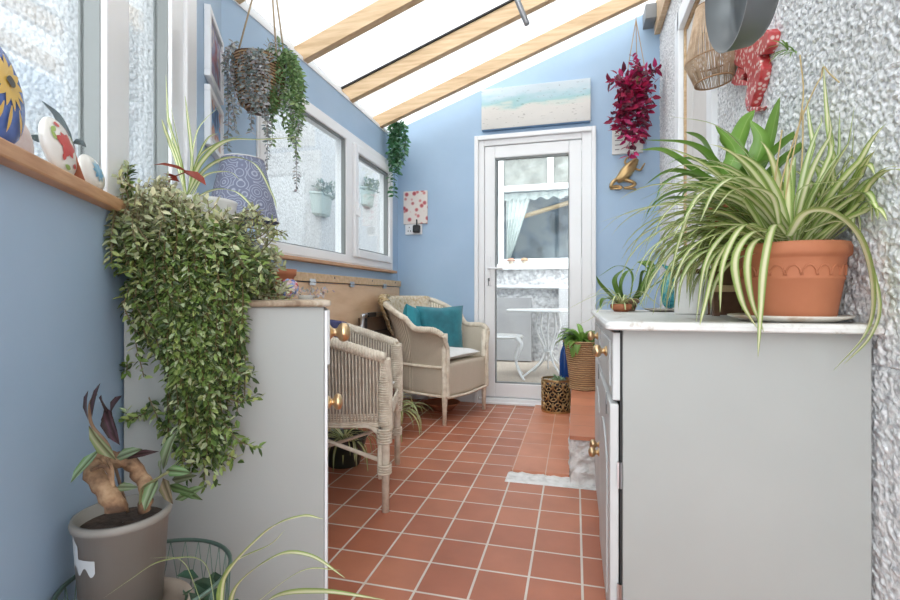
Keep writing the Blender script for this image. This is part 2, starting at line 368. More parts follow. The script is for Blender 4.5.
# splayed near left wall: low wall, then windows, then a blue pier with pictures
m = M(); m.box((-.0, 0, -.05), (2.3, .12, 1.0), mx=LMX); m.box((-.0, 0, 1.0), (.446, .12, 2.45), mx=LMX); m.box((.446, 0, 2.25), (2.3, .12, 2.75), mx=LMX)
m.add([LW(0, 2.2), LW(0, 2.2, .12), LW(0, 2.5, .12), LW(0, 2.5)], [(0, 1, 2, 3)])
struct('wall_near_left', m, BLUE)
m = M().box((.45, -.022, .999), (2.3, .118, 1.021), mx=LMX); struct('windowsill', m, SILLW, bevel=.003)
def bar(m, s0, s1, z0, z1, o0=.05, o1=.11, mi=0): m.box((s0, o0, z0), (s1, o1, z1), mi, mx=LMX)
t = thing('window_1', '', 'window', LW(1.3, 1.02)); del t['label'], t['category']; t['kind'] = 'structure'
m = M(); bar(m, .446, 2.3, 2.2, 2.26, .0, .06)
bar(m, .446, .56, 1.02, 2.2, .0, .042); bar(m, .56, .60, 1.02, 2.2, -.006, .042); bar(m, .60, .665, 1.02, 2.2, .004, .042); bar(m, .665, .743, 1.02, 2.2, .0, .042)
bar(m, 1.056, 1.172, 1.02, 2.2, .0, .042); bar(m, .743, 2.3, 1.02, 1.03, .01, .06); bar(m, 2.24, 2.3, 1.02, 2.2, .0, .042)
m.build('window_frame', WUPVC, t, bevel=.004)
for s0, s1 in ((.743, .748), (1.172, 1.176), (1.052, 1.056)):
    m = M(); bar(m, s0, s1, 1.03, 2.2, .010, .043); m.build('window_seal', GREYSEAL, t)
m = M(); bar(m, .748, 1.052, 1.03, 2.2, .034, .040); m.build('pane', GLASS, t)
m = M(); bar(m, 1.176, 2.24, 1.03, 2.2, .034, .040); m.build('pane', GLASS, t)
# far-left window
t = thing('window_2', '', 'window', (XL, 2.7, 1.06)); del t['label'], t['category']; t['kind'] = 'structure'
def fr(m, y0, y1, z0, z1, w, x0, x1, mi=0):
    m.box((x0, y0, z0), (x1, y0+w, z1), mi); m.box((x0, y1-w, z0), (x1, y1, z1), mi)
    m.box((x0, y0+w, z0), (x1, y1-w, z0+w), mi); m.box((x0, y0+w, z1-w), (x1, y1-w, z1), mi)
m = M(); fr(m, 1.93, 3.6, 1.06, 1.905, .052, XL-.07, XL+.012); m.box((XL-.07, 2.80, 1.1), (XL+.012, 2.885, 1.86)); m.build('window_frame', WUPVC, t, bevel=.005)
m = M(); fr(m, 1.915, 3.615, 1.045, 1.92, .016, XL-.01, XL+.008); m.build('window_trim', WFRAME, t, bevel=.003)
m = M(); fr(m, 2.89, 3.555, 1.105, 1.86, .055, XL-.06, XL+.03); m.build('casement', WUPVC, t, bevel=.008)
m = M(); fr(m, 1.976, 2.80, 1.106, 1.859, .012, XL-.02, XL+.004); fr(m, 2.943, 3.502, 1.158, 1.807, .012, XL-.02, XL+.012); m.build('window_seal', GREYSEAL, t)
m = M().box((XL-.03, 1.98, 1.11), (XL-.024, 2.80, 1.856)); m.build('pane', GLASS, t)
m = M().box((XL-.03, 2.945, 1.16), (XL-.024, 3.50, 1.805)); m.build('pane', GLASS, t)
m = M().box((XL+.03, 2.90, 1.38), (XL+.042, 2.925, 1.47)); m.box((XL+.042, 2.905, 1.37), (XL+.056, 2.92, 1.43)); m.build('window_handle', WFRAME, t, bevel=.003)
m = M().box((XL-.02, 1.92, 1.030), (XL+.045, 3.62, 1.050)); struct('trim_3', m, SILLW, bevel=.004)

# right wall: pebbledash, displaced, with the house door opening at Y 2.5..3.0
DY0, DY1, DZ0, DZ1 = 2.36, 3.0, .225, 2.39
def dash_patch(m, y0, y1, z0, z1, st):
    ny = max(2, int((y1-y0)/st)); nz = max(2, int((z1-z0)/st)); vs = []
    for j in range(nz+1):
        for i in range(ny+1):
            y = y0+(y1-y0)*i/ny; z = z0+(z1-z0)*j/nz; q = V((y, z, 0))
            a = noise.noise(q*95)*.6+noise.noise(q*55+V((9, 3, 1)))*.5+noise.noise(q*30)*.15
            k = .0 if (i in (0, ny) or j in (0, nz)) else 1
            vs.append((XR-.005*k-max(-.8, min(1, a*1.7))*.0042*k, y, z))
    m.add(vs, [(j*(ny+1)+i, (j+1)*(ny+1)+i, (j+1)*(ny+1)+i+1, j*(ny+1)+i+1) for j in range(nz) for i in range(ny)])
m = M(); zt = roof_z(XR)
dash_patch(m, .6, DY0, .7, 2.2, .0047); dash_patch(m, .5, .6, .9, 2.2, .02); dash_patch(m, .5, DY0, 2.2, 2.5, .012); dash_patch(m, .6, DY0, -.02, .7, .009); dash_patch(m, .5, .6, -.02, .9, .02); dash_patch(m, DY1, YB, -.02, zt, .009)
dash_patch(m, .5, DY1, 2.5, zt, .02); dash_patch(m, DY0, DY1, DZ1, 2.5, .01); dash_patch(m, -.6, .5, -.02, zt, .02)
m.box((XR+.001, -.6, -.02), (XR+.25, DY0, zt)); m.box((XR+.001, DY1, -.02), (XR+.25, YB, zt)); m.box((XR+.001, DY0, DZ1), (XR+.25, DY1, zt)); m.box((XR+.001, DY0, -.02), (XR+.25, DY1, DZ0-.005))
struct('wall_right', m, DASH, smooth=False)
t = thing('door_2', '', 'door', (XR, 2.7, .225)); del t['label'], t['category']; t['kind'] = 'structure'
m = M(); m.box((XR-.03, DY1-.032, DZ0), (XR-.001, DY1+.075, DZ1+.08)); m.box((XR-.03, DY0-.075, DZ0), (XR+.03, DY0+.01, DZ1+.08)); m.box((XR-.03, DY0, DZ1-.028), (XR-.001, DY1, DZ1+.08))
m.build('door_frame', WFRAME, t, bevel=.004)
m = M(); m.box((XR-.0, DY1-.035, DZ0), (XR+.014, DY1-.005, DZ1)); m.box((XR-.0, DY0+.0, DZ0), (XR+.05, DY0+.03, DZ1)); m.box((XR-.0, DY0+.03, DZ1-.03), (XR+.04, DY1-.035, DZ1))
m.build('door_lining', PINE, t, bevel=.003)
m = M(); m.box((XR+.012, DY0+.03, DZ0), (XR+.05, DY1-.19, 2.345)); m.box((XR+.012, DY1-.182, DZ0), (XR+.05, DY1-.036, 2.345)); m.build('door_leaf', noisy(mat('ivory_door', (.66, .63, .60), .5), 3, [(.3, (.62, .59, .56)), (.7, (.70, .67, .64))]), t, bevel=.004)
m = M().box((XR+.051, DY0+.03, DZ0), (XR+.07, DY1-.035, DZ1-.03)); m.build('door_gap', DARK, t)

# glazed back door
t = thing('door_1', '', 'door', (-.32, YB, 0)); del t['label'], t['category']; t['kind'] = 'structure'
def frx(m, x0, x1, z0, z1, wl, wr, wb, wt, y0, y1, mi=0):
    m.box((x0, y0, z0), (x0+wl, y1, z1), mi); m.box((x1-wr, y0, z0), (x1, y1, z1), mi)
    m.box((x0+wl, y0, z1-wt), (x1-wr, y1, z1), mi)
    if wb: m.box((x0+wl, y0, z0), (x1-wr, y1, z0+wb), mi)
m = M(); frx(m, -.774, .152, 0, 2.117, .032, .032, 0, .035, YB-.035, YB+.10); frx(m, -.742, .12, 0, 2.082, .045, .07, 0, .045, YB-.012, YB+.08)
m.box((-.74, YB-.03, 0), (.12, YB+.1, .045)); m.box((-.74, YB-.05, 0), (.12, YB-.03, .02)); m.build('door_frame', WFRAME, t, bevel=.005)
m = M(); frx(m, -.695, .048, .05, 2.034, .082, .09, .11, .095, YB-.002, YB+.055); m.build('door_leaf', WUPVC, t, bevel=.007)
m = M(); frx(m, -.613, -.042, .16, 1.939, .008, .008, .008, .012, YB+.005, YB+.045); m.build('door_seal', GREYSEAL, t)
m = M().box((-.61, YB+.03, .165), (-.045, YB+.036, 1.935)); m.build('pane', GLASS, t)
h = M(); h.box((-.672, YB-.012, .93), (-.645, YB, 1.16)); h = h.build('door_handle', WFRAME, t, bevel=.004)
m = M(); m.tube([(-.658, YB-.01, 1.065), (-.658, YB-.045, 1.065), (-.63, YB-.05, 1.065), (-.545, YB-.05, 1.062)], .009, 10); m.build('lever', WFRAME, h, smooth=True)
m = M(); m.box((-.664, YB-.016, .965), (-.653, YB-.012, .99)); m.tube([(-.658, YB-.018, .985), (-.658, YB-.045, .98)], .006, 8); m.tube([(-.658, YB-.045, .98), (-.655, YB-.05, .93)], .004, 6); m.build('key', IRON, h)
# skirting by the left of the door
m = M().box((XL, YB-.018, 0), (-.774, YB, .13)); struct('baseboard_back', m, WFRAME, bevel=.004)

# roof: sheet, rafters, ledger
SL = atan2(.352, 1)
for i, (y0, y1) in enumerate(((-1.0, .66), (.66, 1.77), (1.77, 2.87), (2.87, YB+.12))):
    pass
m = M(); m.prism([(XL-.12, -1.0, roof_z(XL-.12)), (XR+.3, -1.0, roof_z(XR+.3)), (XR+.3, -1.0, roof_z(XR+.3)+.012), (XL-.12, -1.0, roof_z(XL-.12)+.012)], (0, 0, 0), (0, 4.9, 0))
struct('ceiling', m, ROOFM)
for k, y in enumerate((.05, .62, 1.19, 1.75, 2.302, 2.855, 3.351)):
    z0 = 2.122; sl = .359; dz = .098
    x0, x1 = XL-.05, XR-.046
    m = M().prism([(x0, y, z0+sl*(x0-XL)), (x1, y, z0+sl*(x1-XL)), (x1, y, z0+sl*(x1-XL)+dz), (x0, y, z0+sl*(x0-XL)+dz)], (0, 0, 0), (0, .047, 0))
    r = M()
    o = m.build('rafter', PINE, bevel=.002)
    nm = {4: 'nearest in view, above the hanging basket', 5: 'middle of the three in view, with a dark seal along its top', 6: 'farthest one, just in front of the blue end wall'}.get(k)
    if nm: tag(o, 'pine roof rafter, '+nm, 'rafter')
    else: tag(o, 'pine roof rafter overhead behind the hanging basket, out of the frame', 'rafter', 'rafters overhead out of the frame')
    if k == 5:
        g = M().prism([(x0, y-.012, z0+sl*(x0-XL)+dz+.001), (x1, y-.012, z0+sl*(x1-XL)+dz+.001), (x1, y-.012, z0+sl*(x1-XL)+dz+.011), (x0, y-.012, z0+sl*(x0-XL)+dz+.011)], (0, 0, 0), (0, .03, 0))
        g.build('rubber_seal', DARK, o)
m = M().box((XR-.046, -1, 2.73), (XR-.008, 3.71, 2.935)); tag(m.build('wall_plate_beam', PINE, bevel=.003), 'pine wall plate beam running along the top of the pebbledash wall', 'beam')
m = M().box((XR-.12, 3.60, 2.80), (XR-.047, YB-.001, 2.90)); struct('trim_4', m, mat('dark_grey_block', (.22, .23, .24), .5))  # small dark grey block at the end wall's top corner

# ------------------------------------------------------------------ outside
m = M().box((-3.0, -3, -.05), (-2.55, 6.6, 3.0)); tag(m.build('garden_wall', DASHW), 'white rough rendered wall outside the left windows', 'wall'); 
t = thing('neighbour_house', 'grey pebbledash house wall outside beyond the glazed door', 'house', (-.5, 6.5, 0))
YO = 6.5
m = M(); m.box((-2.5, YO, -.05), (2.5, YO+.25, 1.22)); m.box((-2.5, YO, 2.85), (2.5, YO+.25, 4)); m.box((-2.5, YO, 1.22), (-1.05, YO+.25, 2.85)); m.box((.75, YO, 1.22), (2.5, YO+.25, 2.85)); m.build('wall', DASHG, t)
w = M(); frx(w, -1.02, .72, 1.28, 2.85, .07, .07, .08, .07, YO+.03, YO+.1); w.box((-.95, YO+.02, 2.28), (.65, YO+.1, 2.36)); w.box((-.36, YO+.03, 2.36), (-.28, YO+.1, 2.78)); w.box((-1.05, YO-.06, 1.21), (.75, YO+.1, 1.285))
w = w.build('window_frame', WUPVC, t, bevel=.006)
m = M().box((-.95, YO+.06, 1.36), (.65, YO+.066, 2.28)); m.build('pane', GLASS, w)
m = M().box((-.95, YO+.06, 2.36), (.65, YO+.066, 2.78)); m.build('pane', glass('frosted_light', (.86, .87, .86), 1.5), w)
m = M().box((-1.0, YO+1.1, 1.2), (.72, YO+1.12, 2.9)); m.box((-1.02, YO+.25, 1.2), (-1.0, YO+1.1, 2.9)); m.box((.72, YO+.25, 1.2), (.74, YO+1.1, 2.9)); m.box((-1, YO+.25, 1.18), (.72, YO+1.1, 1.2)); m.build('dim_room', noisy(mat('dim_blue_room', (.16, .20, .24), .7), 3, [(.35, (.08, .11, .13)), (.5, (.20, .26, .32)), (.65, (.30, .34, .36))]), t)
m = M(); 
m.box((-.95, YO+.12, 2.36), (.65, YO+.13, 2.8)); m.build('blind', noisy(mat('pale_blind', (.62, .62, .6), .8), 6, [(.35, (.45, .45, .43)), (.6, (.72, .72, .70))]), t)
# lace curtain gathered to the left
m = M(); vs = []; N1, N2 = 40, 26
for j in range(N2+1):
    z = 2.27-(2.27-1.36)*j/N2; wd = .30*(1-j/N2)**.9+.05
    for i in range(N1+1):
        u = i/N1; vs.append((-.93+u*wd, YO+.16+.018*sin(u*34+j*.05), z+.012*sin(i*2.2)*(i > N1-3)))
m.add(vs, [(j*(N1+1)+i, j*(N1+1)+i+1, (j+1)*(N1+1)+i+1, (j+1)*(N1+1)+i) for j in range(N2) for i in range(N1)])
LACE = noisy(mat('white_lace', (.6, .63, .6), .8), 70, [(.38, (.50, .54, .52)), (.5, (.74, .77, .75))])
m2 = M(); vs = []
for j in range(5):
    for i in range(81): vs.append((-.95+1.6*i/80, YO+.14+.012*sin(i*.9), 2.28-(.09+.02*sin(i*.7))*j/4))
m2.add(vs, [(j*81+i, j*81+i+1, (j+1)*81+i+1, (j+1)*81+i) for j in range(4) for i in range(80)])
t = thing('lace_curtain', 'white lace curtain gathered to the left in the house window outside', 'curtain', (-.8, YO+.16, 1.36)); m.build('drape', LACE, t, smooth=True); m2.build('valance', LACE, t, smooth=True)
m = M(); m.tube([(-.70, YO+.3, 1.98), (.5, YO+.3, 2.30)], .032, 6); tag(m.build('reflected_timber', PINE), 'pale timber batten added as roof timber mirrored in the house window outside', 'reflection')  # bar added to imitate a timber roof's reflection in the glass
for i, (x, c) in enumerate(((-.84, (.55, .3, .22)), (-.66, (.5, .28, .15)))):
    m = M(); m.ball((x, YO-.01, 1.315), (.03, .03, .032), mi=1); m.lathe([(.001, .06), (.03, .055), (.055, .035), (.058, .022), (.02, .018)], (x, YO-.01, 1.31), 20)
    tag(m.build('mushroom_ornament', [mat('cap%d' % i, c, .5), mat('stalk%d' % i, (.7, .62, .5), .6)], smooth=True), ('pinkish' if i == 0 else 'browner')+' mushroom ornament on the outside sill of the house window, '+('left' if i == 0 else 'right')+' one', 'ornament')
m = M(); m.tube([(-1.3, YO-.05, .98), (-.12, YO-.05, .97), (-.06, YO-.05, .95), (-.05, YO-.05, .80)], .028, 10); tag(m.build('drain_pipe', WUPVC, smooth=True), 'white plastic waste pipe along the grey wall outside', 'pipe')
m = M(); 
m.box((-1.35, YO-.20, .0), (-.55, YO-.14, .83)); tag(m.build('leaning_board', noisy(mat('grey_board', (.33, .33, .34), .7), 3, [(.3, (.28, .28, .29)), (.7, (.36, .36, .37))]), bevel=.004), 'large grey board leaning on the wall outside behind the white chair', 'board')
m = M().box((-.2, YO-.35, .45), (.35, YO-.05, .95)); m.box((-.2, YO-.33, .0), (-.16, YO-.29, .45)); m.box((.3, YO-.33, .0), (.34, YO-.29, .45))
tag(m.build('grey_cupboard', mat('light_grey_metal', (.42, .42, .43), .5), bevel=.004), 'light grey metal box unit standing outside right of the white table', 'box')
# wall planters
def pt_mesh(): pass
for i, (u, v, w_, lab) in enumerate(((328, 203, .145, 'wider'), (373, 196, .13, 'narrower'))):
    c = P(u, v, X=-2.45); t = thing('wall_planter', 'pale green planter on the white wall outside, '+('wider one seen through the large pane' if i == 0 else 'seen through the narrow casement'), 'planter', c, 0, 'planters on the white wall outside')
    m = M(); vs = []; n = 18
    for k, (r, z) in enumerate(((w_*.45, -.14), (w_*.8, -.12), (w_, .07), (w_*1.08, .07), (w_*1.08, .09), (w_*.95, .09), (w_*.9, 0))):
        for j in range(n+1):
            a = pi*j/n-pi/2; vs.append(c+V((cos(a)*r*.8-.1, sin(a)*r*1.25, z)))
    m.add(vs, [(k*(n+1)+j, k*(n+1)+j+1, (k+1)*(n+1)+j+1, (k+1)*(n+1)+j) for k in range(6) for j in range(n)])
    m.build('pot', mat('sage_plastic%d' % i, (.42, .5, .48), .5), t, smooth=False, bevel=.003)
    random.seed(i); m = M()
    for k in range(160):
        p = c+V((rnd(-.08, .04), rnd(-.14, .14), rnd(.05, .20))); leaf(m, p, rv()+V((0, 0, .6)), rv(), .05, .02, vary((.30, .36, .33), .25))
    m.build('foliage', LEAF, t)
# garden table and two chairs of white cast metal
WCAST = mat('white_cast_metal', (.78, .78, .78), .4)
TC = V((-.28, 5.25, -.015)); t = thing('garden_table', 'round white cast metal garden table outside the glazed door', 'table', TC)
m = M().lathe([(.001, .70), (.44, .70), (.45, .712), (.44, .722), (.001, .725)], TC, 40); m.build('tabletop', WCAST, t)
for k in range(4):
    a = pi/2*k+.6; d = V((cos(a), sin(a), 0)); 
    m = M().tube(spline([TC+d*.12+V((0, 0, .70)), TC+d*.15+V((0, 0, .52)), TC+d*.05+V((0, 0, .30)), TC+d*.10+V((0, 0, .16)), TC+d*.28+V((0, 0, .03)), TC+d*.33+V((0, 0, .012))], 6), .011, 8); m.build('leg', WCAST, t, smooth=True)
m = M().tube([TC+V((0, 0, .7)), TC+V((0, 0, .08))], .009, 8); m.ball(TC+V((0, 0, .27)), (.06, .06, .02)); m.build('centre_post', WCAST, t, smooth=True)
def cast_chair(c, rz, label):
    t = thing('garden_chair', label, 'chair', c, rz)
    m = M().lathe([(.001, .42), (.20, .42), (.215, .435), (.20, .45), (.001, .44)], n=30); m.build('seat', WCAST, t, local=True)
    for sx, sy in ((1, 1), (1, -1), (-1, 1), (-1, -1)):
        m = M().tube(spline([(sx*.14, sy*.15, .43), (sx*.18, sy*.18, .36), (sx*.13, sy*.15, .2), (sx*.16, sy*.17, .08), (sx*.21, sy*.2, .0)], 6), [.026-.014*min(1, k/16) for k in range(25)], 8); m.build('leg', WCAST, t, smooth=True, local=True)
    m = M(); m.tube(spline([(-.17, -.17, .44), (-.20, -.20, .62), (-.21, -.15, .8), (-.22, 0, .87), (-.21, .15, .8), (-.20, .20, .62), (-.17, .17, .44)], 6), .013, 8)
    for q in range(-2, 3):
        y = q*.065
        m.tube(spline([(-.17, y*.6, .44), (-.2, y+.03, .55), (-.2, y-.03, .66), (-.215, y+.02, .76), (-.215, y*.8, .84)], 5), .009, 6)
        for z in (.56, .68, .78):
            m.tube([(-.205, y+.028*cos(a), z+.035*sin(a)) for a in [2*pi*k/10 for k in range(10)]], .007, 6, closed=True)
    m.build('backrest', WCAST, t, smooth=True, local=True)
cast_chair((-.74, 5.1, -.015), .15, 'white cast metal garden chair with scrolled back left of outdoor table')
cast_chair((.30, 5.6, -.015), pi-.2, 'white cast metal garden chair mostly hidden right of outdoor table')
# ------------------------------------------------------------------ knobs and cabinets
def knob_mesh(c, d, r=.017, L=.034):
    "brass knob: rose, neck and domed head; d is the outward direction"
    d = V(d).normalized(); a = d.orthogonal().normalized(); b = d.cross(a); mx = frame_mx(V((0, 0, 0)), a, b, d)
    return M().lathe([(.001, 0), (r*.8, 0), (r*.8, .003), (r*.55, .007), (r*.38, L*.25), (r*.45, L*.38), (r*.85, L*.48), (r, L*.62), (r*.98, L*.76), (r*.8, L*.9), (r*.45, L*.98), (.001, L)], c, 24, mx=mx)
# left cabinet, square to the splayed wall
t = thing('cabinet', 'grey painted cabinet with worn wooden top, beside the blue wall on the left', 'cabinet', LW(.8, 0, -.2))
CT = .8335
m = M(); m.box((.46, -.386, 0), (1.105, -.004, CT-.0145), mx=LMX); m.build('body', GREYP, t, bevel=.003)
m = M(); m.box((.455, -.400, CT-.0145), (1.120, -.003, CT), mx=LMX); m.build('worktop', OLDWOOD, t, bevel=.0062, seg=4)
m = M(); m.box((.47, -.398, .69), (1.10, -.3865, .812), mx=LMX); d = m.build('drawer', PALEP, t, bevel=.003)
IN = -WN
knob_mesh(LW(1.03, .757, -.398), IN, .0225, .050).build('knob', BRASS, d, smooth=True)
m = M(); m.box((.47, -.394, .05), (1.10, -.3865, .68), mx=LMX); d = m.build('door', PALEP, t, bevel=.003)
knob_mesh(LW(1.06, .60, -.394), IN, .019, .034).build('knob', BRASS, d, smooth=True)
m = M(); m.box((1.095, -.392, .0), (1.104, -.3865, .81), mx=LMX); m.build('edge_strip', WFRAME, t)

# right cabinet
t = thing('cabinet', 'light grey sideboard with white top, drawers and doors, against the pebbledash wall', 'cabinet', (.33, 1.65, 0))
BX0, BX1, BY0, BY1 = .106, .588, 1.165, 2.14
m = M(); m.box((BX0, BY0, .03), (BX1, BY1, .766)); m.build('body', GREYP, t, bevel=.002)
m = M(); m.box((BX0-.012, BY0+.012, .0), (BX1, BY1, .06)); m.build('plinth', PALEP, t)
# top: bullnosed slab
m = M(); pr = []; x0, x1, y0, y1 = .066, XR-.004, 1.125, 2.165
def rr(x0, y0, x1, y1, r, z, n=6):
    out = []
    for cx, cy, a0 in ((x1-r, y0+r, -pi/2), (x1-r, y1-r, 0), (x0+r, y1-r, pi/2), (x0+r, y0+r, pi)):
        for k in range(n+1): a = a0+pi/2*k/n; out.append(V((cx+cos(a)*r, cy+sin(a)*r, z)))
    return out
rings = []
for ins, z in ((.012, .766), (.003, .766), (0, .769), (0, .777), (.004, .7835), (.010, .7855), (.016, .7855), (.018, .7835), (.03, .7835)): rings.append(rr(x0+ins, y0+ins, x1-ins*.3, y1-ins, .018, z))
n = len(rings[0]); vs = [p for r_ in rings for p in r_]
m.add(vs, [(k*n+j, k*n+(j+1) % n, (k+1)*n+(j+1) % n, (k+1)*n+j) for k in range(len(rings)-1) for j in range(n)]+[tuple(range(n))[::-1], tuple(range((len(rings)-1)*n, len(rings)*n))])
m.build('worktop', TOPP, t, smooth=False)
FX0, FX1 = .084, .104
for i, (a, b, ky) in enumerate(((1.168, 1.65, 1.30), (1.66, 2.137, 1.80))):
    m = M().box((FX0, a, .60), (FX1, b, .757)); m.box((FX0-.004, a+.05, .625), (FX0+.002, b-.05, .735)); d = m.build('drawer', PALEP, t, bevel=.003)
    knob_mesh((FX0-.004, ky, .700 if i == 0 else .70), (-1, 0, 0), .0165, .036).build('knob', BRASS, d, smooth=True)
    # door, the near one standing a little proud on its hinges
    off = -.006 if i == 0 else 0
    m = M().box((FX0+off, a, .05), (FX1+off, b, .592)); yc = (a+b)/2; pts = []
    lo, hi = a+.07, b-.07
    prof = [(lo, .11), (hi, .11), (hi, .44)]+[(hi-(hi-lo)*k/12, .44+.06*sin(pi*k/12)) for k in range(1, 12)]+[(lo, .44)]
    m.prism([(FX0+off-.004, y, z) for y, z in prof], (0, 0, 0), (.006, 0, 0)); d = m.build('door', PALEP, t, bevel=.003)
    knob_mesh((FX0+off, 1.615 if i == 0 else 1.70, .338), (-1, 0, 0), .0165, .036).build('knob', BRASS, d, smooth=True)
    m = M(); yy = 1.27 if i == 0 else 1.80; m.prism([(FX0+off, yy-.016, .572), (FX0+off, yy, .545), (FX0+off, yy+.016, .572), (FX0+off, yy, .599)], (0, 0, 0), (-.003, 0, 0)); m.build('diamond_inlay', mat('inlay%d' % i, (.25, .25, .25), .4), d)
for z in (.40, .12):
    m = M(); m.box((.094, 1.160, z), (.103, 1.167, z+.06)); m.tube([(.101, 1.161, z), (.101, 1.161, z+.06)], .004, 8); m.build('hinge', STEEL, t)
m = M().box((.1005, 1.1665, .05), (.106, 1.2, .762)); m.build('gap', DARK, t)

# ------------------------------------------------------------------ plywood storage front
t = thing('storage_box', 'plywood storage box front with hinged flap below the white window', 'box', (XL+.05, 2.6, 0))
m = M(); m.box((XL+.001, 1.74, .925), (XL+.035, YB-.02, .972)); m.build('hinge_rail', PINE, t, bevel=.003)
m = M(); m.box((XL+.008, 1.74, .05), (XL+.026, YB-.03, .920)); m.build('flap', PLY, t, bevel=.002)
for y in (2.35, 2.83, 3.38): m = M(); m.box((XL+.026, y-.03, .905), (XL+.037, y+.03, .94)); m.tube([(XL+.037, y-.03, .9225), (XL+.037, y+.03, .9225)], .004, 8); m.build('hinge', STEEL, t)
for y in (2.1, 2.6, 3.15, 3.6): m = M(); m.lathe([(.001, 0), (.006, 0), (.006, .002), (.001, .002)], (XL+.035, y, .955), 10, mx=Matrix.Rotation(pi/2, 3, 'Y')); m.build('screw', IRON, t)

# ------------------------------------------------------------------ wicker armchairs
def braid(m, pts, R=.011, r=.008, turns=60, mi=0):
    n = len(pts)
    for ph in range(3):
        q = []
        for i, p in enumerate(pts):
            tt = (pts[min(i+1, n-1)]-pts[max(i-1, 0)]).normalized(); a = V((0, 0, 1))-tt*tt.z
            a = a.normalized() if a.length > .1 else V((1, 0, 0)); b = tt.cross(a)
            an = turns*2*pi*i/n+ph*2*pi/3; q.append(p+(a*cos(an)+b*sin(an))*R)
        m.tube(q, r, 6, mi)
def resample(pts, n):
    L = [0]
    for a, b in zip(pts, pts[1:]): L.append(L[-1]+(b-a).length)
    out = []; j = 0
    for i in range(n):
        s = L[-1]*i/(n-1)
        while j < len(L)-2 and L[j+1] < s: j += 1
        f = (s-L[j])/max(1e-9, L[j+1]-L[j]); out.append(pts[j].lerp(pts[j+1], min(1, f)))
    return out
class Chair:
    def __init__(s, kind): s.k = kind
    def plan(s, t):
        # t 0..1 from the right front post round the back to the left front post
        a = .24; hw = .262
        if t < .28: u = t/.28; return V((.25-(.25+.02)*u, -hw-.01*sin(pi*u), 0))
        if t > .72: u = (1-t)/.28; return V((.25-(.25+.02)*u, hw+.01*sin(pi*u), 0))
        an = -pi/2-(t-.28)/.44*pi; return V((-.02+cos(an)*a*1.0, sin(an)*hw, 0))
    def top(s, t):
        q = abs(t-.5)*2
        if s.k == 1: return .605+.125*max(0, min(1, (1-q)/.8))**1.0 if q < 1 else .605
        e = max(0, min(1, (.62-q)/.42)); e = e*e*(3-2*e); return .625+.20*e-.035*(max(0, q-.86)/.14)**2
    def pt(s, t, h, off=0):
        "point on the shell at height h; the shell leans outwards towards its rim"
        p = s.plan(t); c = V((.02, 0, 0)); o = V((p.x-c.x, p.y*.9, 0))
        if t < .28 or t > .72: o = V((0, p.y, 0))
        o.normalize(); lean = max(0, (h-.38)); q = abs(t-.5)*2
        k = (.12 if s.k == 1 else .22)*(1-q)+.10*q
        arm = 0
        if s.k == 2: arm = .028*max(0, (h-.52)/.09)**1.5*min(1, q)
        return p+o*(lean*k+arm+off)+V((0, 0, h))
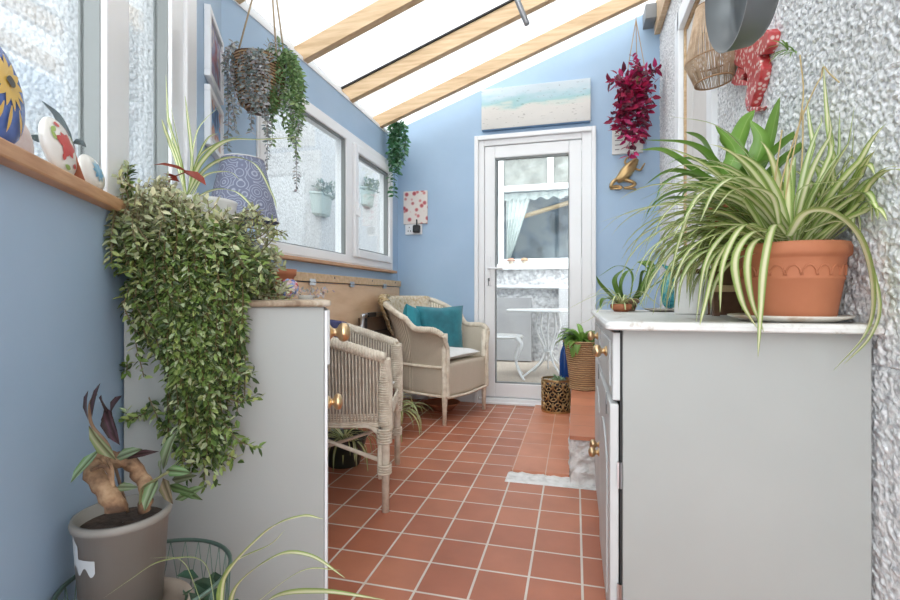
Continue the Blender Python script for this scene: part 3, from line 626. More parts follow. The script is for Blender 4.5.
def make_chair(kind, label, loc, rz):
    c = Chair(kind); t = thing('wicker_armchair', label, 'armchair', loc, rz)
    zb = .355 if kind == 1 else .185; N = 72; H = 14
    m = M(); vs = []; uv = []
    for j in range(H+1):
        for i in range(N+1):
            u = i/N; h = zb+(c.top(u)-zb)*j/H; vs.append(c.pt(u, h)); uv.append((u*1.45, h))
    m.add(vs, [(j*(N+1)+i, j*(N+1)+i+1, (j+1)*(N+1)+i+1, (j+1)*(N+1)+i) for j in range(H) for i in range(N)], uvs=uv)
    m.build('back_and_arms', WICKD if kind == 1 else LLOYD, t, smooth=True, solid=.008, local=True)
    if kind == 1:
        m = M()
        for i in range(1, 74):
            u = i/74
            for off in (.006, -.006): m.tube([c.pt(u, zb+(c.top(u)-zb)*k/5, off) for k in range(6)], .0034, 5)
        m.build('upright_weave', WICK, t, smooth=True, local=True)
    rim = resample([c.pt(i/120, c.top(i/120), .004) for i in range(121)], 360)
    m = M(); braid(m, rim, .0125, .0105, 44); m.build('braided_rim', WICK, t, smooth=True, local=True)
    # front posts with braid down their faces
    for sy in (-1, 1):
        y = sy*.265; tp = c.pt(0 if sy < 0 else 1, c.top(0))
        m = M()
        if kind == 1:
            m.tube([(.255, y, 0), (.255, y, .30), (.255, y*1.02, .6)], [.014, .017, .02], 12)
            m.tube([(.235, y, .13), (.232, y, .20), (.235, y, .30)], .010, 10)
            for z0, z1, r in ((.15, .19, .028), (.27, .33, .030), (.34, .60, .024)):
                k = int((z1-z0)/.009)
                for q in range(k): z = z0+(z1-z0)*q/k; m.tube([(.25+(r)*cos(a)*.9, y+r*sin(a), z+.004) for a in [2*pi*w/14 for w in range(14)]], .0046, 5, closed=True)
        else:
            m.tube([(.245, y, 0), (.245, y, .18), (.245, y, .6)], [.013, .019, .02], 12)
        m.build('leg', WICK, t, smooth=True, local=True)
        m = M(); z0 = .32 if kind == 1 else .185
        braid(m, resample([V((.268, y*1.0, z0)), V((.268, y*1.0, .5)), V((.262, tp.y, c.top(0)-.005))], 120), .009, .0075, 16); m.build('front_braid', WICK, t, smooth=True, local=True)
        m = M().tube([(-.19, sy*.18, 0), (-.2, sy*.19, zb+.03)], [.013, .018], 10); m.build('leg', WICK, t, smooth=True, local=True)
    # seat
    poly = [c.plan(i/40)*.97 for i in range(41)]
    m = M(); zt = .385 if kind == 1 else .40
    m.add([p+V((0, 0, zt)) for p in poly]+[p+V((0, 0, zt-.03)) for p in poly], [tuple(range(41)), tuple(range(41, 82))[::-1]]+[(i, (i+1) % 41, 41+(i+1) % 41, 41+i) for i in range(41)])
    m.build('seat', mat('seat_underside%d' % kind, (.22, .10, .07), .8) if kind == 1 else LLOYD, t, local=True)
    if kind == 1:
        m = M(); path = resample([c.pt(i/60, .37) for i in range(61)]+[V((.26, .2, .37)), V((.26, -.2, .37)), c.pt(0, .37)], 170)
        for z in range(6): m.tube([p+V((0, 0, -.035+z*.0095)) for p in path], .0062, 5, closed=False)
        m.build('seat_rail', WICK, t, smooth=True, local=True)
        for sy in (-1, 1):
            m = M(); y = sy*.265
            m.tube(spline([(.245, y, .235), (.235, y, .29), (.20, y, .33), (.13, y, .345)], 6), .010, 10)
            m.tube([(.23, y*.98, .20), (.0, y*.9, .28), (-.19, sy*.19, .31)], .0085, 8); m.build('brace', WICK, t, smooth=True, local=True)
            m = M(); m.tube(spline([(.255, y*.98, .24), (.255, sy*.23, .30), (.255, sy*.17, .335), (.255, sy*.09, .345)], 6), .010, 10); m.build('brace', WICK, t, smooth=True, local=True)
        m = M(); m.tube([(.225, .25, .20), (-.18, -.18, .17)], .008, 8); m.tube([(.225, -.25, .20), (-.18, .18, .185)], .008, 8); m.build('stretcher', WICK, t, smooth=True, local=True)
    else:
        m = M(); vs = []; uv = []
        for j in range(9):
            for i in range(25):
                y = -.262+.524*i/24; z = .185+.215*j/8-.012*sin(pi*i/24)*(1-j/8); vs.append((.258, y, z)); uv.append((i/24*.55, z))
        m.add(vs, [(j*25+i, j*25+i+1, (j+1)*25+i+1, (j+1)*25+i) for j in range(8) for i in range(24)], uvs=uv); m.build('front_skirt', LLOYD, t, smooth=True, solid=.006, local=True)
        m = M(); braid(m, resample([V((.268, -.262, .18)), V((.268, 0, .168)), V((.268, .262, .18))], 100), .005, .005, 18)
        braid(m, resample([c.pt(i/60, .375, .006) for i in range(61)], 260), .006, .0055, 40)
        braid(m, resample([c.pt(i/60, .187, .004) for i in range(61)], 260), .005, .005, 40); m.build('trim_braid', WICK, t, smooth=True, local=True)
    return t, c
def drape(c, mxw, t0, t1, ins, outs, name, mm, lab, cat, off=.020, seed=0, frill=0):
    "cloth folded over the rim of a chair"
    m = M(); vs = []; uv = []; A, B = 22, 26
    for j in range(B+1):
        s_ = -ins+(ins+outs)*j/B
        for i in range(A+1):
            t_ = t0+(t1-t0)*i/A+.006*noise.noise(V((j*.4, seed, 1))); z = c.top(t_)
            w = noise.noise(V((i*.45, j*.12, seed)))*.006
            if s_ < -off: p = c.pt(t_, z+s_+off, -off-.0+w)
            elif s_ > off: p = c.pt(t_, z-s_+off, off+w+.004)
            else: a = pi/2*s_/off; p = c.pt(t_, z, sin(a)*off)+V((0, 0, off*cos(a)+.004))
            vs.append(mxw @ p); uv.append((i/A, j/B))
    m.add(vs, [(j*(A+1)+i, j*(A+1)+i+1, (j+1)*(A+1)+i+1, (j+1)*(A+1)+i) for j in range(B) for i in range(A)], uvs=uv)
    o = m.build(name, mm, smooth=True, solid=.005); return tag(o, lab, cat)
C1L, C1R = (-1.035, 1.93, 0), radians(16)
C2L, C2R = (-.975, 3.345, 0), radians(-18.2)
t1, c1 = make_chair(1, 'bleached wicker armchair with ribbed sides and navy throw, right of the left cabinet', C1L, C1R)
t2, c2 = make_chair(2, 'cream woven armchair with teal cushions, standing in the corner by the glazed door', C2L, C2R)
W1, W2 = WM[t1.name], WM[t2.name]
drape(c1, W1, .60, .735, .24, .10, 'throw', NAVY, 'navy striped throw hanging over the back of the wicker armchair by the cabinet', 'throw', seed=2)
o = drape(c2, W2, .36, .62, .22, .10, 'throw', CREAM, 'cream throw with crochet edge over the back of the armchair with teal cushions', 'throw', seed=5)
drape(c2, W2, .34, .44, .02, .24, 'scarf', PATT, 'ochre patterned cloth hanging behind the armchair with teal cushions', 'cloth', off=.032, seed=8)
def pillow(w, h, th, mx, name, mm, lab, cat, n=16):
    m = M()
    for sd in (1, -1):
        vs = []
        for j in range(n+1):
            for i in range(n+1):
                x = -1+2*i/n; y = -1+2*j/n; e = (1-x**4)*(1-y**4); pin = 1-.10*(1-abs(x*y))*(max(abs(x), abs(y))**3)
                z = sd*th*.5*(max(e, 0)**.45)*(1+.14*noise.noise(V((x*1.8, y*1.8, sd*3+w*10))))
                vs.append(mx @ V((x*w/2*pin, y*h/2*pin, z)))
        f = [(j*(n+1)+i, j*(n+1)+i+1, (j+1)*(n+1)+i+1, (j+1)*(n+1)+i) for j in range(n) for i in range(n)]
        m.add(vs, f if sd > 0 else [q[::-1] for q in f])
    o = m.build(name, mm, smooth=True); return tag(o, lab, cat)
def pmx(parent, loc, rx, ry, rz): return parent @ Matrix.Translation(V(loc)) @ Euler((rx, ry, rz)).to_matrix().to_4x4()
pillow(.40, .34, .12, pmx(W2, (-.03, .09, .605), radians(90), 0, radians(62)), 'cushion', TEAL, 'teal velvet cushion standing upright, front one of the two on the corner armchair', 'cushion')
pillow(.33, .30, .11, pmx(W2, (-.13, -.10, .625), radians(84), radians(8), radians(112)), 'cushion', noisy(mat('bright_teal', (.02, .26, .33), .7), 8, [(.3, (.01, .19, .25)), (.7, (.04, .33, .40))]), 'brighter teal cushion leaning in the back of the corner armchair, left one', 'cushion')
pillow(.42, .42, .07, pmx(W2, (.035, 0, .438), 0, 0, 0), 'seat_pad', WCLOTH, 'folded white pad on the seat of the corner armchair', 'cushion')
pillow(.42, .40, .07, pmx(W1, (.04, 0, .425), 0, 0, 0), 'seat_pad', WCLOTH, 'white pad on the seat of the wicker armchair by the cabinet', 'cushion')
# folding case behind the corner chair
t = thing('folding_table', 'folded metal camping table with brown slats leaning behind the corner armchair', 'table', (-1.33, 3.05, 0))
m = M(); m.box((-1.385, 2.90, .0), (-1.35, 3.40, .70)); m.build('slatted_top', noisy(mat('brown_slats', (.14, .09, .06), .6), 5, [(.3, (.10, .065, .042)), (.7, (.17, .115, .08))]), t)
m = M()
for z in (.15, .27, .39, .51, .60): m.box((-1.352, 2.91, z), (-1.344, 3.40, z+.006))
m.build('slat_gap', DARK, t)
m = M(); m.tube(spline([(-1.345, 2.875, 0), (-1.345, 2.875, .4), (-1.345, 2.88, .68), (-1.345, 2.93, .72), (-1.345, 3.38, .72)], 6), .014, 10); m.build('edge_frame', STEEL, t, smooth=True)
m = M(); m.tube([(-1.32, 2.83, 0), (-1.33, 2.83, .66)], .010, 8); m.tube([(-1.315, 2.855, 0), (-1.325, 2.855, .60)], .008, 8); m.build('leg', STEEL, t, smooth=True)
m = M(); m.tube([(-1.32, 2.83, .44), (-1.32, 2.83, .52)], .020, 10); m.tube([(-1.34, 2.905, .53), (-1.34, 2.905, .70)], .018, 10); m.box((-1.345, 2.94, .705), (-1.325, 3.06, .735)); m.build('plastic_cap', mat('black_plastic', (.02, .02, .022), .4), t)

# ------------------------------------------------------------------ pots
def pot(m, c, r0, r1, h, rim=.012, mi=0, n=36, lip=.004, sq=1, thick=.006, soil=None, smi=1):
    m.lathe([(.001, 0), (r0, 0), (r0+(r1-r0)*(1-rim/h*1.6), h-rim*1.6), (r1+lip, h-rim*1.5), (r1+lip+.001, h-.002), (r1+lip*.3, h), (r1-thick, h-.003), (r1-thick-.004, h-.025), (r1-thick-.006, h-.03)], c, n, mi, sq=sq)
    m.lathe([(.001, h-.028), (r1-thick-.004, h-.028)], c, n, smi, sq=sq)
def pot_thing(name, label, cat, loc, r0, r1, h, mm, group=None, **k):
    t = thing(name, label, cat, loc, 0, group); m = M(); m.lathe([(.001, 0), (r0, 0), (r0+(r1-r0)*.8, h-.02), (r1+.003, h-.018), (r1+.004, h-.003), (r1, h), (r1-.006, h-.003), (r1-.012, h-.03)], loc, 40)
    m.build('pot', mm, t, smooth=True, bevel=0); m = M().lathe([(.001, h-.025), (r1-.008, h-.025)], loc, 30); m.build('soil', SOIL, t); return t
# big terracotta pot on the sideboard
PX, PY, PZ = .478, 1.262, .7845
t = thing('saucer', 'chipped white plate under the big terracotta pot on the sideboard', 'plate', (PX, PY, PZ)); 
m = M().lathe([(.001, 0), (.085, 0), (.118, .010), (.121, .014), (.118, .015), (.086, .006), (.001, .006)], (PX-.005, PY, PZ), 44, sq=.98); m.build('plate', noisy(mat('old_plate', (.66, .62, .56), .45), 12, [(.3, (.45, .32, .22)), (.45, (.68, .64, .58))]), t, smooth=True)
BP = thing('potted_spider_plant', 'large striped spider plant spilling from a scalloped terracotta pot on the sideboard', 'potted plant', (PX, PY, PZ+.007))
c = (PX, PY, PZ+.0065); H = .168
m = M().lathe([(.001, 0), (.082, 0), (.085, .004), (.098, .085), (.1005, .088), (.1005, .093), (.099, .095), (.103, .132), (.1045, .136), (.111, .140), (.1125, .147), (.112, .160), (.109, H), (.100, H), (.098, .14), (.097, .13)], c, 56)
for k in range(22):
    a0 = 2*pi*k/22
    m.tube([(c[0]+(.1005+.055*(zz-.094))*cos(a0+q*.26), c[1]+(.1005+.055*(zz-.094))*sin(a0+q*.26), c[2]+zz) for q, zz in [(.5-.5*cos(pi*x/12), .096+.021*sin(pi*x/12)) for x in range(13)]], .0019, 6)
m.build('pot', TERRA, BP, smooth=True)
M().lathe([(.001, .138), (.099, .138)], c, 30).build('soil', SOIL, BP)

def clampX(p):
    if p.x > XR-.022: p = V((XR-.022, p.y, p.z))
    if p.y > YB-.03: p.y = YB-.03
    return p
def spider(m, base, n, L0, L1, w0, w1, seed, azr=(0, 2*pi), elr=(.5, 1.45), dr=(1.6, 3.2), clamp=None, spread=.03, dead=0, zmin=None):
    random.seed(seed)
    for k in range(n):
        az = rnd(*azr); el = rnd(*elr); L = rnd(L0, L1)
        b = V(base)+V((cos(az)*rnd(0, spread), sin(az)*rnd(0, spread), rnd(-.01, .01)))
        pts = blade_path(b, az, el, L, rnd(*dr), 14, clamp, rnd(-.5, .5))
        if zmin is not None:
            pts = [p if (p.z > zmin[0] or not zmin[1](p)) else V((p.x, p.y, zmin[0]+.002+.0005*i)) for i, p in enumerate(pts)]
        g = rnd(.8, 1.12); ribbon(m, pts, rnd(w0, w1), 0, (g*rnd(.92, 1.06), g, g*rnd(.85, 1.0)))
def heroes(m, lst, w, clamp=None):
    for h in lst:
        *px, ww = h if not isinstance(h[-1], tuple) else (*h, w)
        pts = spline([P(u, v, d) for u, v, d in px], 7)
        if clamp: pts = [clamp(p) for p in pts]
        g = rnd(.9, 1.1); ribbon(m, pts, ww, 0, (g, g, g))
m = M(); bz = V((PX, PY, PZ+.15))
def ontop(p): return p.x > .05 and p.y > 1.12
spider(m, bz, 95, .24, .46, .015, .022, 5, (radians(95), radians(212)), (.5, 1.35), (1.6, 2.8), clampX, .05, zmin=(.788, ontop))
spider(m, bz, 44, .24, .38, .014, .022, 6, (radians(60), radians(225)), (1.0, 1.5), (.5, 1.5), clampX, .05, zmin=(.788, ontop))
spider(m, bz, 54, .24, .40, .014, .021, 7, (radians(-45), radians(85)), (.8, 1.45), (.5, 1.8), clampX, .05, zmin=(.788, ontop))
spider(m, bz, 46, .22, .38, .014, .021, 17, (radians(140), radians(205)), (.2, .9), (1.5, 2.6), clampX, .06, zmin=(.788, ontop))
random.seed(3)
heroes(m, [((790, 240, 1.06), (775, 225, 1.02), (765, 262, .98), (761, 310, .97), (758, 357, .97), .016),
 ((785, 238, 1.05), (755, 232, 1.0), (736, 258, .98), (742, 300, .97), (757, 328, .97), .019),
 ((788, 240, 1.05), (758, 240, 1.0), (748, 262, .98), (752, 300, .98), (764, 332, .98), .016),
 ((790, 236, 1.04), (806, 214, .99), (832, 214, .96), (858, 238, .94), (871, 285, .93), (866, 330, .93), (832, 372, .92), .032),
 ((805, 232, 1.06), (840, 222, 1.0), (862, 245, .96), (878, 300, .94), (870, 335, .93), (844, 364, .92), .020), ((790, 232, 1.08), (760, 190, 1.03), (738, 178, 1.0), (716, 190, .99), (700, 222, .99), .022), ((795, 232, 1.06), (850, 195, 1.0), (868, 200, .97), (872, 222, .96), .018),
 ((780, 235, 1.1), (740, 200, 1.1), (690, 198, 1.12), (640, 210, 1.15), (600, 222, 1.18), .014),
 ((775, 238, 1.1), (730, 222, 1.1), (685, 240, 1.1), (655, 275, 1.1), (640, 305, 1.1), .020),
 ((770, 235, 1.1), (735, 190, 1.06), (700, 195, 1.04), (680, 240, 1.03), (668, 290, 1.03), .016),
 ((770, 240, 1.08), (740, 235, 1.05), (718, 260, 1.03), (704, 310, 1.0), (700, 325, 1.0), .013),
 ((800, 235, 1.1), (820, 180, 1.1), (845, 120, 1.12), (863, 60, 1.13), .013),
 ((790, 235, 1.12), (800, 190, 1.15), (815, 140, 1.2), (832, 95, 1.22), .013),
 ((795, 235, 1.08), (800, 190, 1.05), (850, 180, 1.0), (905, 165, .98), .015),
 ((800, 235, 1.08), (830, 200, 1.03), (870, 195, .98), (915, 205, .95), .016),
 ((800, 235, 1.1), (840, 205, 1.05), (880, 215, 1.0), (905, 240, .98), .012),
 ((775, 230, 1.1), (760, 175, 1.15), (720, 128, 1.2), (668, 116, 1.25), .013),
 ((790, 230, 1.1), (830, 190, 1.06), (865, 165, 1.04), (905, 140, 1.0), .014),
 ((790, 230, 1.1), (770, 190, 1.1), (735, 175, 1.1), (700, 182, 1.12), .016),
 ((770, 236, 1.12), (720, 214, 1.1), (670, 205, 1.1), (625, 214, 1.12), (598, 234, 1.14), .013), ((775, 232, 1.15), (735, 190, 1.15), (690, 165, 1.16), (655, 180, 1.18), .014), ((765, 238, 1.05), (738, 226, 1.02), (708, 258, 1.0), (696, 322, 1.0), .015),
 ((765, 240, 1.06), (730, 232, 1.04), (690, 250, 1.02), (668, 300, 1.02), .015), ((770, 236, 1.05), (745, 225, 1.0), (724, 262, .99), (720, 312, .99), .016), ((780, 230, 1.05), (770, 195, 1.0), (735, 190, .99), (712, 215, .99), .018), ((770, 236, 1.15), (725, 195, 1.18), (680, 185, 1.2), (640, 200, 1.22), .014),
 ((780, 232, 1.1), (745, 205, 1.15), (690, 208, 1.2), (625, 215, 1.25), .008),
 ((788, 236, 1.06), (740, 225, 1.0), (690, 230, 1.0), (650, 250, 1.0), (630, 290, 1.02), .014)], .015, clampX)
m.build('foliage', SPIDER, BP, smooth=True)
# flower runners of the big plant
m = M(); rc = (.62, .48, .24)
for pp in ([(780, 232, 1.12), (790, 170, 1.15), (803, 100, 1.16), (800, 55, 1.17)], [(775, 232, 1.12), (782, 180, 1.15), (805, 110, 1.16), (830, 68, 1.15), (870, 70, 1.1), (905, 76, 1.05)], [(768, 232, 1.15), (775, 180, 1.18), (782, 130, 1.2)], [(795, 230, 1.12), (802, 160, 1.14), (803, 110, 1.15)]):
    m.tube([clampX(p) for p in spline([P(*q) for q in pp], 7)], .0018, 5, col=rc)
random.seed(1)
for cpx in ((795, 52, 1.15), (768, 36, 1.2)):
    c0 = P(*cpx) if cpx[0] == 795 else P(788, 50, 1.15)
    for k in range(9): ribbon(m, [clampX(p) for p in blade_path(c0, rnd(pi*.6, pi*1.5), rnd(-.2, .9), rnd(.03, .06), 1, 5)], .004, 0, (.22, .36, .1))
m.build('flower_stalk', LEAF, BP, smooth=True)

# white canister with brown rim
cc = P(698, 314, Z=.7845); cc = V((.375, 1.70, .7845))
t = thing('canister', 'white canister with a brown rim behind the terracotta pot on the sideboard', 'canister', cc)
M().lathe([(.001, 0), (.058, 0), (.060, .004), (.060, .135), (.054, .135)], cc, 40).build('jar', WPOT, t, smooth=False, bevel=.002)
M().lathe([(.061, .128), (.062, .130), (.062, .143), (.056, .143), (.05, .135), (.001, .135)], cc, 40).build('rim', WOODBR, t)
# turquoise fish on a saucer
fc = V((.355, 1.98, .7845)); M_ = M().lathe([(.001, 0), (.05, 0), (.075, .008), (.077, .012), (.05, .006), (.001, .006)], fc+V((-.02, 0, 0)), 36); tag(M_.build('saucer', mat('grey_saucer', (.42, .38, .34), .5), smooth=True), 'small grey-brown saucer of pebbles at the foot of the turquoise fish', 'saucer')
random.seed(4); m = M()
for k in range(26): a = rnd(0, 2*pi); r = rnd(0, .055); m.ball(fc+V((-.02+cos(a)*r, sin(a)*r, .011)), (.006, .005, .004), 8, col=(1, 1, 1))
o = m.build('pebbles', mat('pale_pebbles', (.6, .62, .62), .5), smooth=True); tag(o, 'pale pebbles lying in the saucer by the turquoise fish', 'pebbles'); o['kind'] = 'stuff'
TQ = noisy(mat('turquoise_glaze', (.03, .28, .32), .25), 40, [(.35, (.02, .16, .22)), (.5, (.05, .32, .36)), (.65, (.22, .38, .30))], bump=.6, bscale=60, dist=.004)
t = thing('fish_ornament', 'turquoise glazed fish ornament standing on its tail on the sideboard', 'ornament', fc+V((0, 0, .006)))
b = fc+V((0, 0, .0)); m = M(); pr = [(.001, .012), (.02, .014), (.030, .03), (.036, .06), (.038, .09), (.033, .125), (.022, .15), (.008, .165), (.001, .168)]
m.lathe(pr, b, 24, sq=.55); m.build('body', TQ, t, smooth=True)
m = M(); 
for sx in (-1, 1): m.prism([b+V((sx*.012, -.004, .155)), b+V((sx*.040, -.004, .185)), b+V((sx*.006, -.004, .172)), b+V((-sx*.002, -.004, .16))], (0, 0, 0), (0, .010, 0))
m.build('tail_fin', TQ, t, bevel=.003)
m = M(); m.prism([b+V((.032, -.004, .04)), b+V((.052, -.004, .07)), b+V((.056, -.004, .11)), b+V((.032, -.004, .13))], (0, 0, 0), (0, .008, 0)); m.build('back_fin', TQ, t, bevel=.003)
# wooden stand with a second terracotta pot and broad leaves
sc = V((.46, 1.60, .7845)); t = thing('plant_stand', 'small brown wooden stand behind the big terracotta pot on the sideboard', 'stand', sc)
for sx in (-1, 1):
    for sy in (-1, 1): M().box(sc+V((sx*.062-.009, sy*.055-.009, 0)), sc+V((sx*.062+.009, sy*.055+.009, .19))).build('leg', WOODBR, t, bevel=.002)
M().box(sc+V((-.08, -.07, .19)), sc+V((.08, .07, .203))).build('shelf', WOODBR, t, bevel=.002)
M().box(sc+V((-.085, -.075, .07)), sc+V((.075, -.06, .09))).build('rail', PINE, t, bevel=.002); M().box(sc+V((-.04, .03, .0)), sc+V((.06, .045, .19))).build('back_board', WOODBR, t)
q = sc+V((0, 0, .203)); t = pot_thing('potted_fern', 'broad-leaved green fern in a terracotta pot behind the big spider plant', 'potted plant', q, .055, .082, .125, TERRA)
random.seed(12); m = M()
for k, (pp, w) in enumerate(((((735, 200, 1.5), (715, 165, 1.45), (690, 145, 1.42), (645, 140, 1.42)), .035), (((735, 200, 1.5), (700, 175, 1.42), (665, 152, 1.4), (640, 150, 1.42)), .03),
    (((740, 200, 1.45), (735, 160, 1.4), (745, 125, 1.38), (755, 110, 1.38)), .05), (((745, 200, 1.45), (765, 160, 1.36), (775, 120, 1.33), (780, 97, 1.33)), .04),
    (((735, 200, 1.5), (712, 160, 1.5), (700, 140, 1.52), (685, 132, 1.55)), .045), (((745, 200, 1.45), (745, 165, 1.40), (725, 140, 1.38), (722, 130, 1.38)), .045), (((730, 200, 1.5), (700, 180, 1.45), (670, 172, 1.45), (645, 185, 1.48)), .04),
    (((745, 205, 1.42), (775, 170, 1.34), (800, 150, 1.28), (830, 140, 1.25)), .04), (((740, 200, 1.42), (760, 170, 1.36), (790, 140, 1.3), (800, 135, 1.3)), .05), (((730, 205, 1.5), (695, 200, 1.45), (665, 200, 1.45), (650, 215, 1.46)), .03),
    (((740, 200, 1.42), (728, 175, 1.36), (735, 150, 1.34), (715, 125, 1.34)), .05), (((745, 200, 1.42), (755, 165, 1.36), (762, 140, 1.34), (750, 120, 1.34)), .05))):
    pts = [clampX(p) for p in spline([P(*x) for x in pp], 6)]; g = rnd(.8, 1.15)
    ribbon(m, pts, w, 0, (g, g, g), fold=.35, base=.35)
for k in range(26):
    az = rnd(radians(80), radians(290)); ribbon(m, blade_path(q+V((0, 0, .12)), az, rnd(.5, 1.3), rnd(.18, .32), rnd(1, 2.2), 10, clampX), rnd(.025, .042), 0, tuple([rnd(.75, 1.1)]*3), fold=.35, base=.35)
m.build('foliage', GREENB, t, smooth=True)
# orchid-like plant with low spider leaves at the far end of the sideboard
oc = V((.20, 2.03, .7845)); t = pot_thing('potted_orchid', 'dark green orchid plant with drooping leaves at the far end of the sideboard', 'potted plant', oc, .03, .045, .05, noisy(mat('brown_clay', (.2, .12, .08), .7), 5, [(.3, (.15, .09, .06)), (.7, (.25, .15, .1))]))
m = M(); random.seed(5)
for pp, w in ((((625, 308, 1.9), (612, 298, 1.88), (600, 285, 1.86), (596, 276, 1.86)), .03), (((626, 306, 1.9), (622, 285, 1.88), (628, 272, 1.88), (634, 270, 1.9)), .035), (((628, 308, 1.9), (632, 275, 1.95), (618, 266, 1.9), (598, 277, 1.85)), .012),
    (((630, 306, 1.9), (645, 285, 1.85), (652, 265, 1.83), (637, 262, 1.83)), .03), (((630, 306, 1.9), (640, 295, 1.88), (660, 282, 1.86), (668, 275, 1.86)), .028), (((625, 306, 1.9), (612, 300, 1.85), (603, 300, 1.82), (600, 309, 1.82)), .025), (((628, 306, 1.9), (640, 290, 1.86), (644, 272, 1.86), (655, 280, 1.83)), .03), (((626, 306, 1.92), (618, 290, 1.9), (616, 278, 1.9), (626, 268, 1.9)), .03)):
    ribbon(m, spline([P(*x) for x in pp], 6), w, 0, tuple([rnd(.45, .8)]*3), fold=.35, base=.3)
m.tube(spline([P(630, 306, 1.9), P(645, 290, 1.9), P(648, 270, 1.9), P(640, 262, 1.88)], 6), .003, 6, col=(.8, .8, .8)); m.build('foliage', GREENB, t, smooth=True)
oc = V((.17, 1.93, .7845)); t = pot_thing('potted_spider_plant', 'small spider plant lying low at the far end of the sideboard top, by the orchid', 'potted plant', oc, .025, .035, .03, TERRA)
m = M(); spider(m, oc+V((0, 0, .028)), 34, .08, .16, .006, .009, 31, (0, 2*pi), (.3, 1.2), (1.6, 3), None, .015, zmin=(.788, ontop))
heroes(m, [((628, 302, 1.8), (610, 293, 1.78), (590, 298, 1.76), (563, 312, 1.74), .008), ((630, 304, 1.8), (605, 305, 1.72), (592, 318, 1.68), (576, 326, 1.66), .004), ((628, 300, 1.8), (640, 292, 1.75), (652, 300, 1.72), (660, 306, 1.72), .008), ((640, 305, 1.75), (650, 285, 1.7), (655, 270, 1.68), .010)], .008)
m.build('foliage', SPIDER, t, smooth=True)
# ------------------------------------------------------------------ left side: bushy trailing plant on the cabinet
random.seed(21)
BO = LW(1.12, 0)                                  # cabinet's corner at the wall
def B(a, b, z): return BO-WN*a-WD*b+V((0, 0, z))  # a: in from the wall, b: away from the viewer past the cabinet's side
CT = .8335
BC = B(.135, .10, CT)
t = thing('trailing_plant', 'dense bushy trailing plant spilling down the front of the grey cabinet by the blue wall', 'potted plant', BC)
m = M(); m.lathe([(.001, 0), (.055, 0), (.070, .12), (.072, .125), (.066, .125)], BC, 36); m.build('pot', WPOT, t, smooth=True)
M().lathe([(.001, .115), (.066, .115)], BC, 24).build('soil', SOIL, t)
m = M(); st = M()
GL, GM, GD, TAN = (.36, .44, .14), (.17, .26, .055), (.05, .09, .02), (.64, .60, .42)  # GD kept very dark to put shade between leaves into the colour
def bush_leaf(p, d, k, tan=0):
    c = random.choice([GL, GM, GM, GD, GD, (.50, .56, .32)]); c = mixc(c, TAN, tan*rnd(.3, 1)) ; c = vary(c, .22)
    leaf(m, p, d+rv()*.5, V((0, -.5, .8))+rv()*.8, rnd(.014, .022)*k, rnd(.0062, .0095)*k, c, cup=.2)
def wallclamp(p, g=.012):
    q = p-CN; o = q.dot(WN)
    return p-WN*(o+g) if o > -g else p
def stem(path, tanf, k=1, dens=.0080, st_col=(.20, .15, .07)):
    pts = resample([wallclamp(p) for p in spline(path, 5)], max(4, int(sum((b-a).length for a, b in zip(path, path[1:]))/dens)))
    st.tube(pts[::2] if len(pts) > 5 else pts, .0011, 4, col=st_col, caps=False)
    for i in range(1, len(pts)):
        d = (pts[i]-pts[i-1]).normalized(); o = d.cross(rv()).normalized()
        for sg in (-1, 1): bush_leaf(pts[i], (o*sg+d*.6), k, tanf(pts[i]))
def tanz(p): return max(0, min(1, (p.z-.92)/.14))*.9+.06
# mound on the top of the cabinet; it is highest near the wall and falls away to the right
for k in range(280):
    a = rnd(.0, .255); b = rnd(-.045, .22); zt_ = 1.052-max(0, a-.10)*.62-abs(b-.03)*.4
    z = CT+.02+(zt_-CT-.02)*rnd(.1, 1)**.6
    if a > .24 and b < -.0 and z < .9: continue
    e = B(a, b, z); root = B(.135, .10, CT+.12)
    mid = root.lerp(e, .6)+V((0, 0, .03))
    stem([mid, e, e+V((0, 0, -.012))-WN*rnd(-.005, .025)+WD*rnd(0, .02), e+V((0, 0, -rnd(.025, .06)))-WN*rnd(-.01, .035)+WD*rnd(0, .03)], tanz)
for k in range(70):
    a = rnd(0, .2); p = B(a, rnd(-.03, .10), rnd(1.02, 1.055)-max(0, a-.07)*.5); stem([p, p+V((rnd(-.03, .03), rnd(-.03, .03), rnd(.01, .03)))], lambda p: 1.0)
# shoulder at the wall and the cascade in front of the cabinet's side
for k in range(60):
    b = B(rnd(.0, .10), rnd(-.05, .05), rnd(.98, 1.045)); stem([b, b+WD*.02+V((0, 0, -.05)), b+WD*.03-WN*rnd(-.01, .03)+V((0, 0, rnd(-.12, -.06)))], tanz)
for k in range(180):
    a = random.gauss(.135, .050); a = max(.035, min(.215, a)); bb = -rnd(.015, .065); L = max(.06, rnd(.45, 1)*(.42-abs(a-.15)*2.3))
    z0 = rnd(.85, .98); sw = rnd(-.02, .02)
    stem([B(a, .02, z0+.02), B(a, bb*.8, z0-.01), B(a+sw, bb, z0-L*.5), B(a+sw*2+(.165-a)*.3, bb, z0-L)], lambda p: .05, 1.0)
for pp in ([(.22, 560, 600), (218, 455)],): pass
def px(u, v, d=.93): return P(u, v, d)
for pp in ([(205, 400), (222, 425), (238, 438), (252, 446)], [(232, 395), (246, 402), (256, 398)], [(150, 410), (135, 420), (122, 416)], [(125, 370), (112, 372), (107, 366)], [(190, 440), (196, 462), (188, 478)], [(200, 440), (215, 455), (236, 458)], [(228, 360), (244, 372), (252, 378)], [(112, 262), (100, 255), (96, 262)], [(120, 285), (108, 286), (103, 292)], [(140, 205), (118, 190), (108, 178), (98, 168)], [(150, 395), (165, 430), (178, 455)]):
    for q in range(2): stem([px(*p)+rv()*.008 for p in pp], lambda p: .0, 1.0)
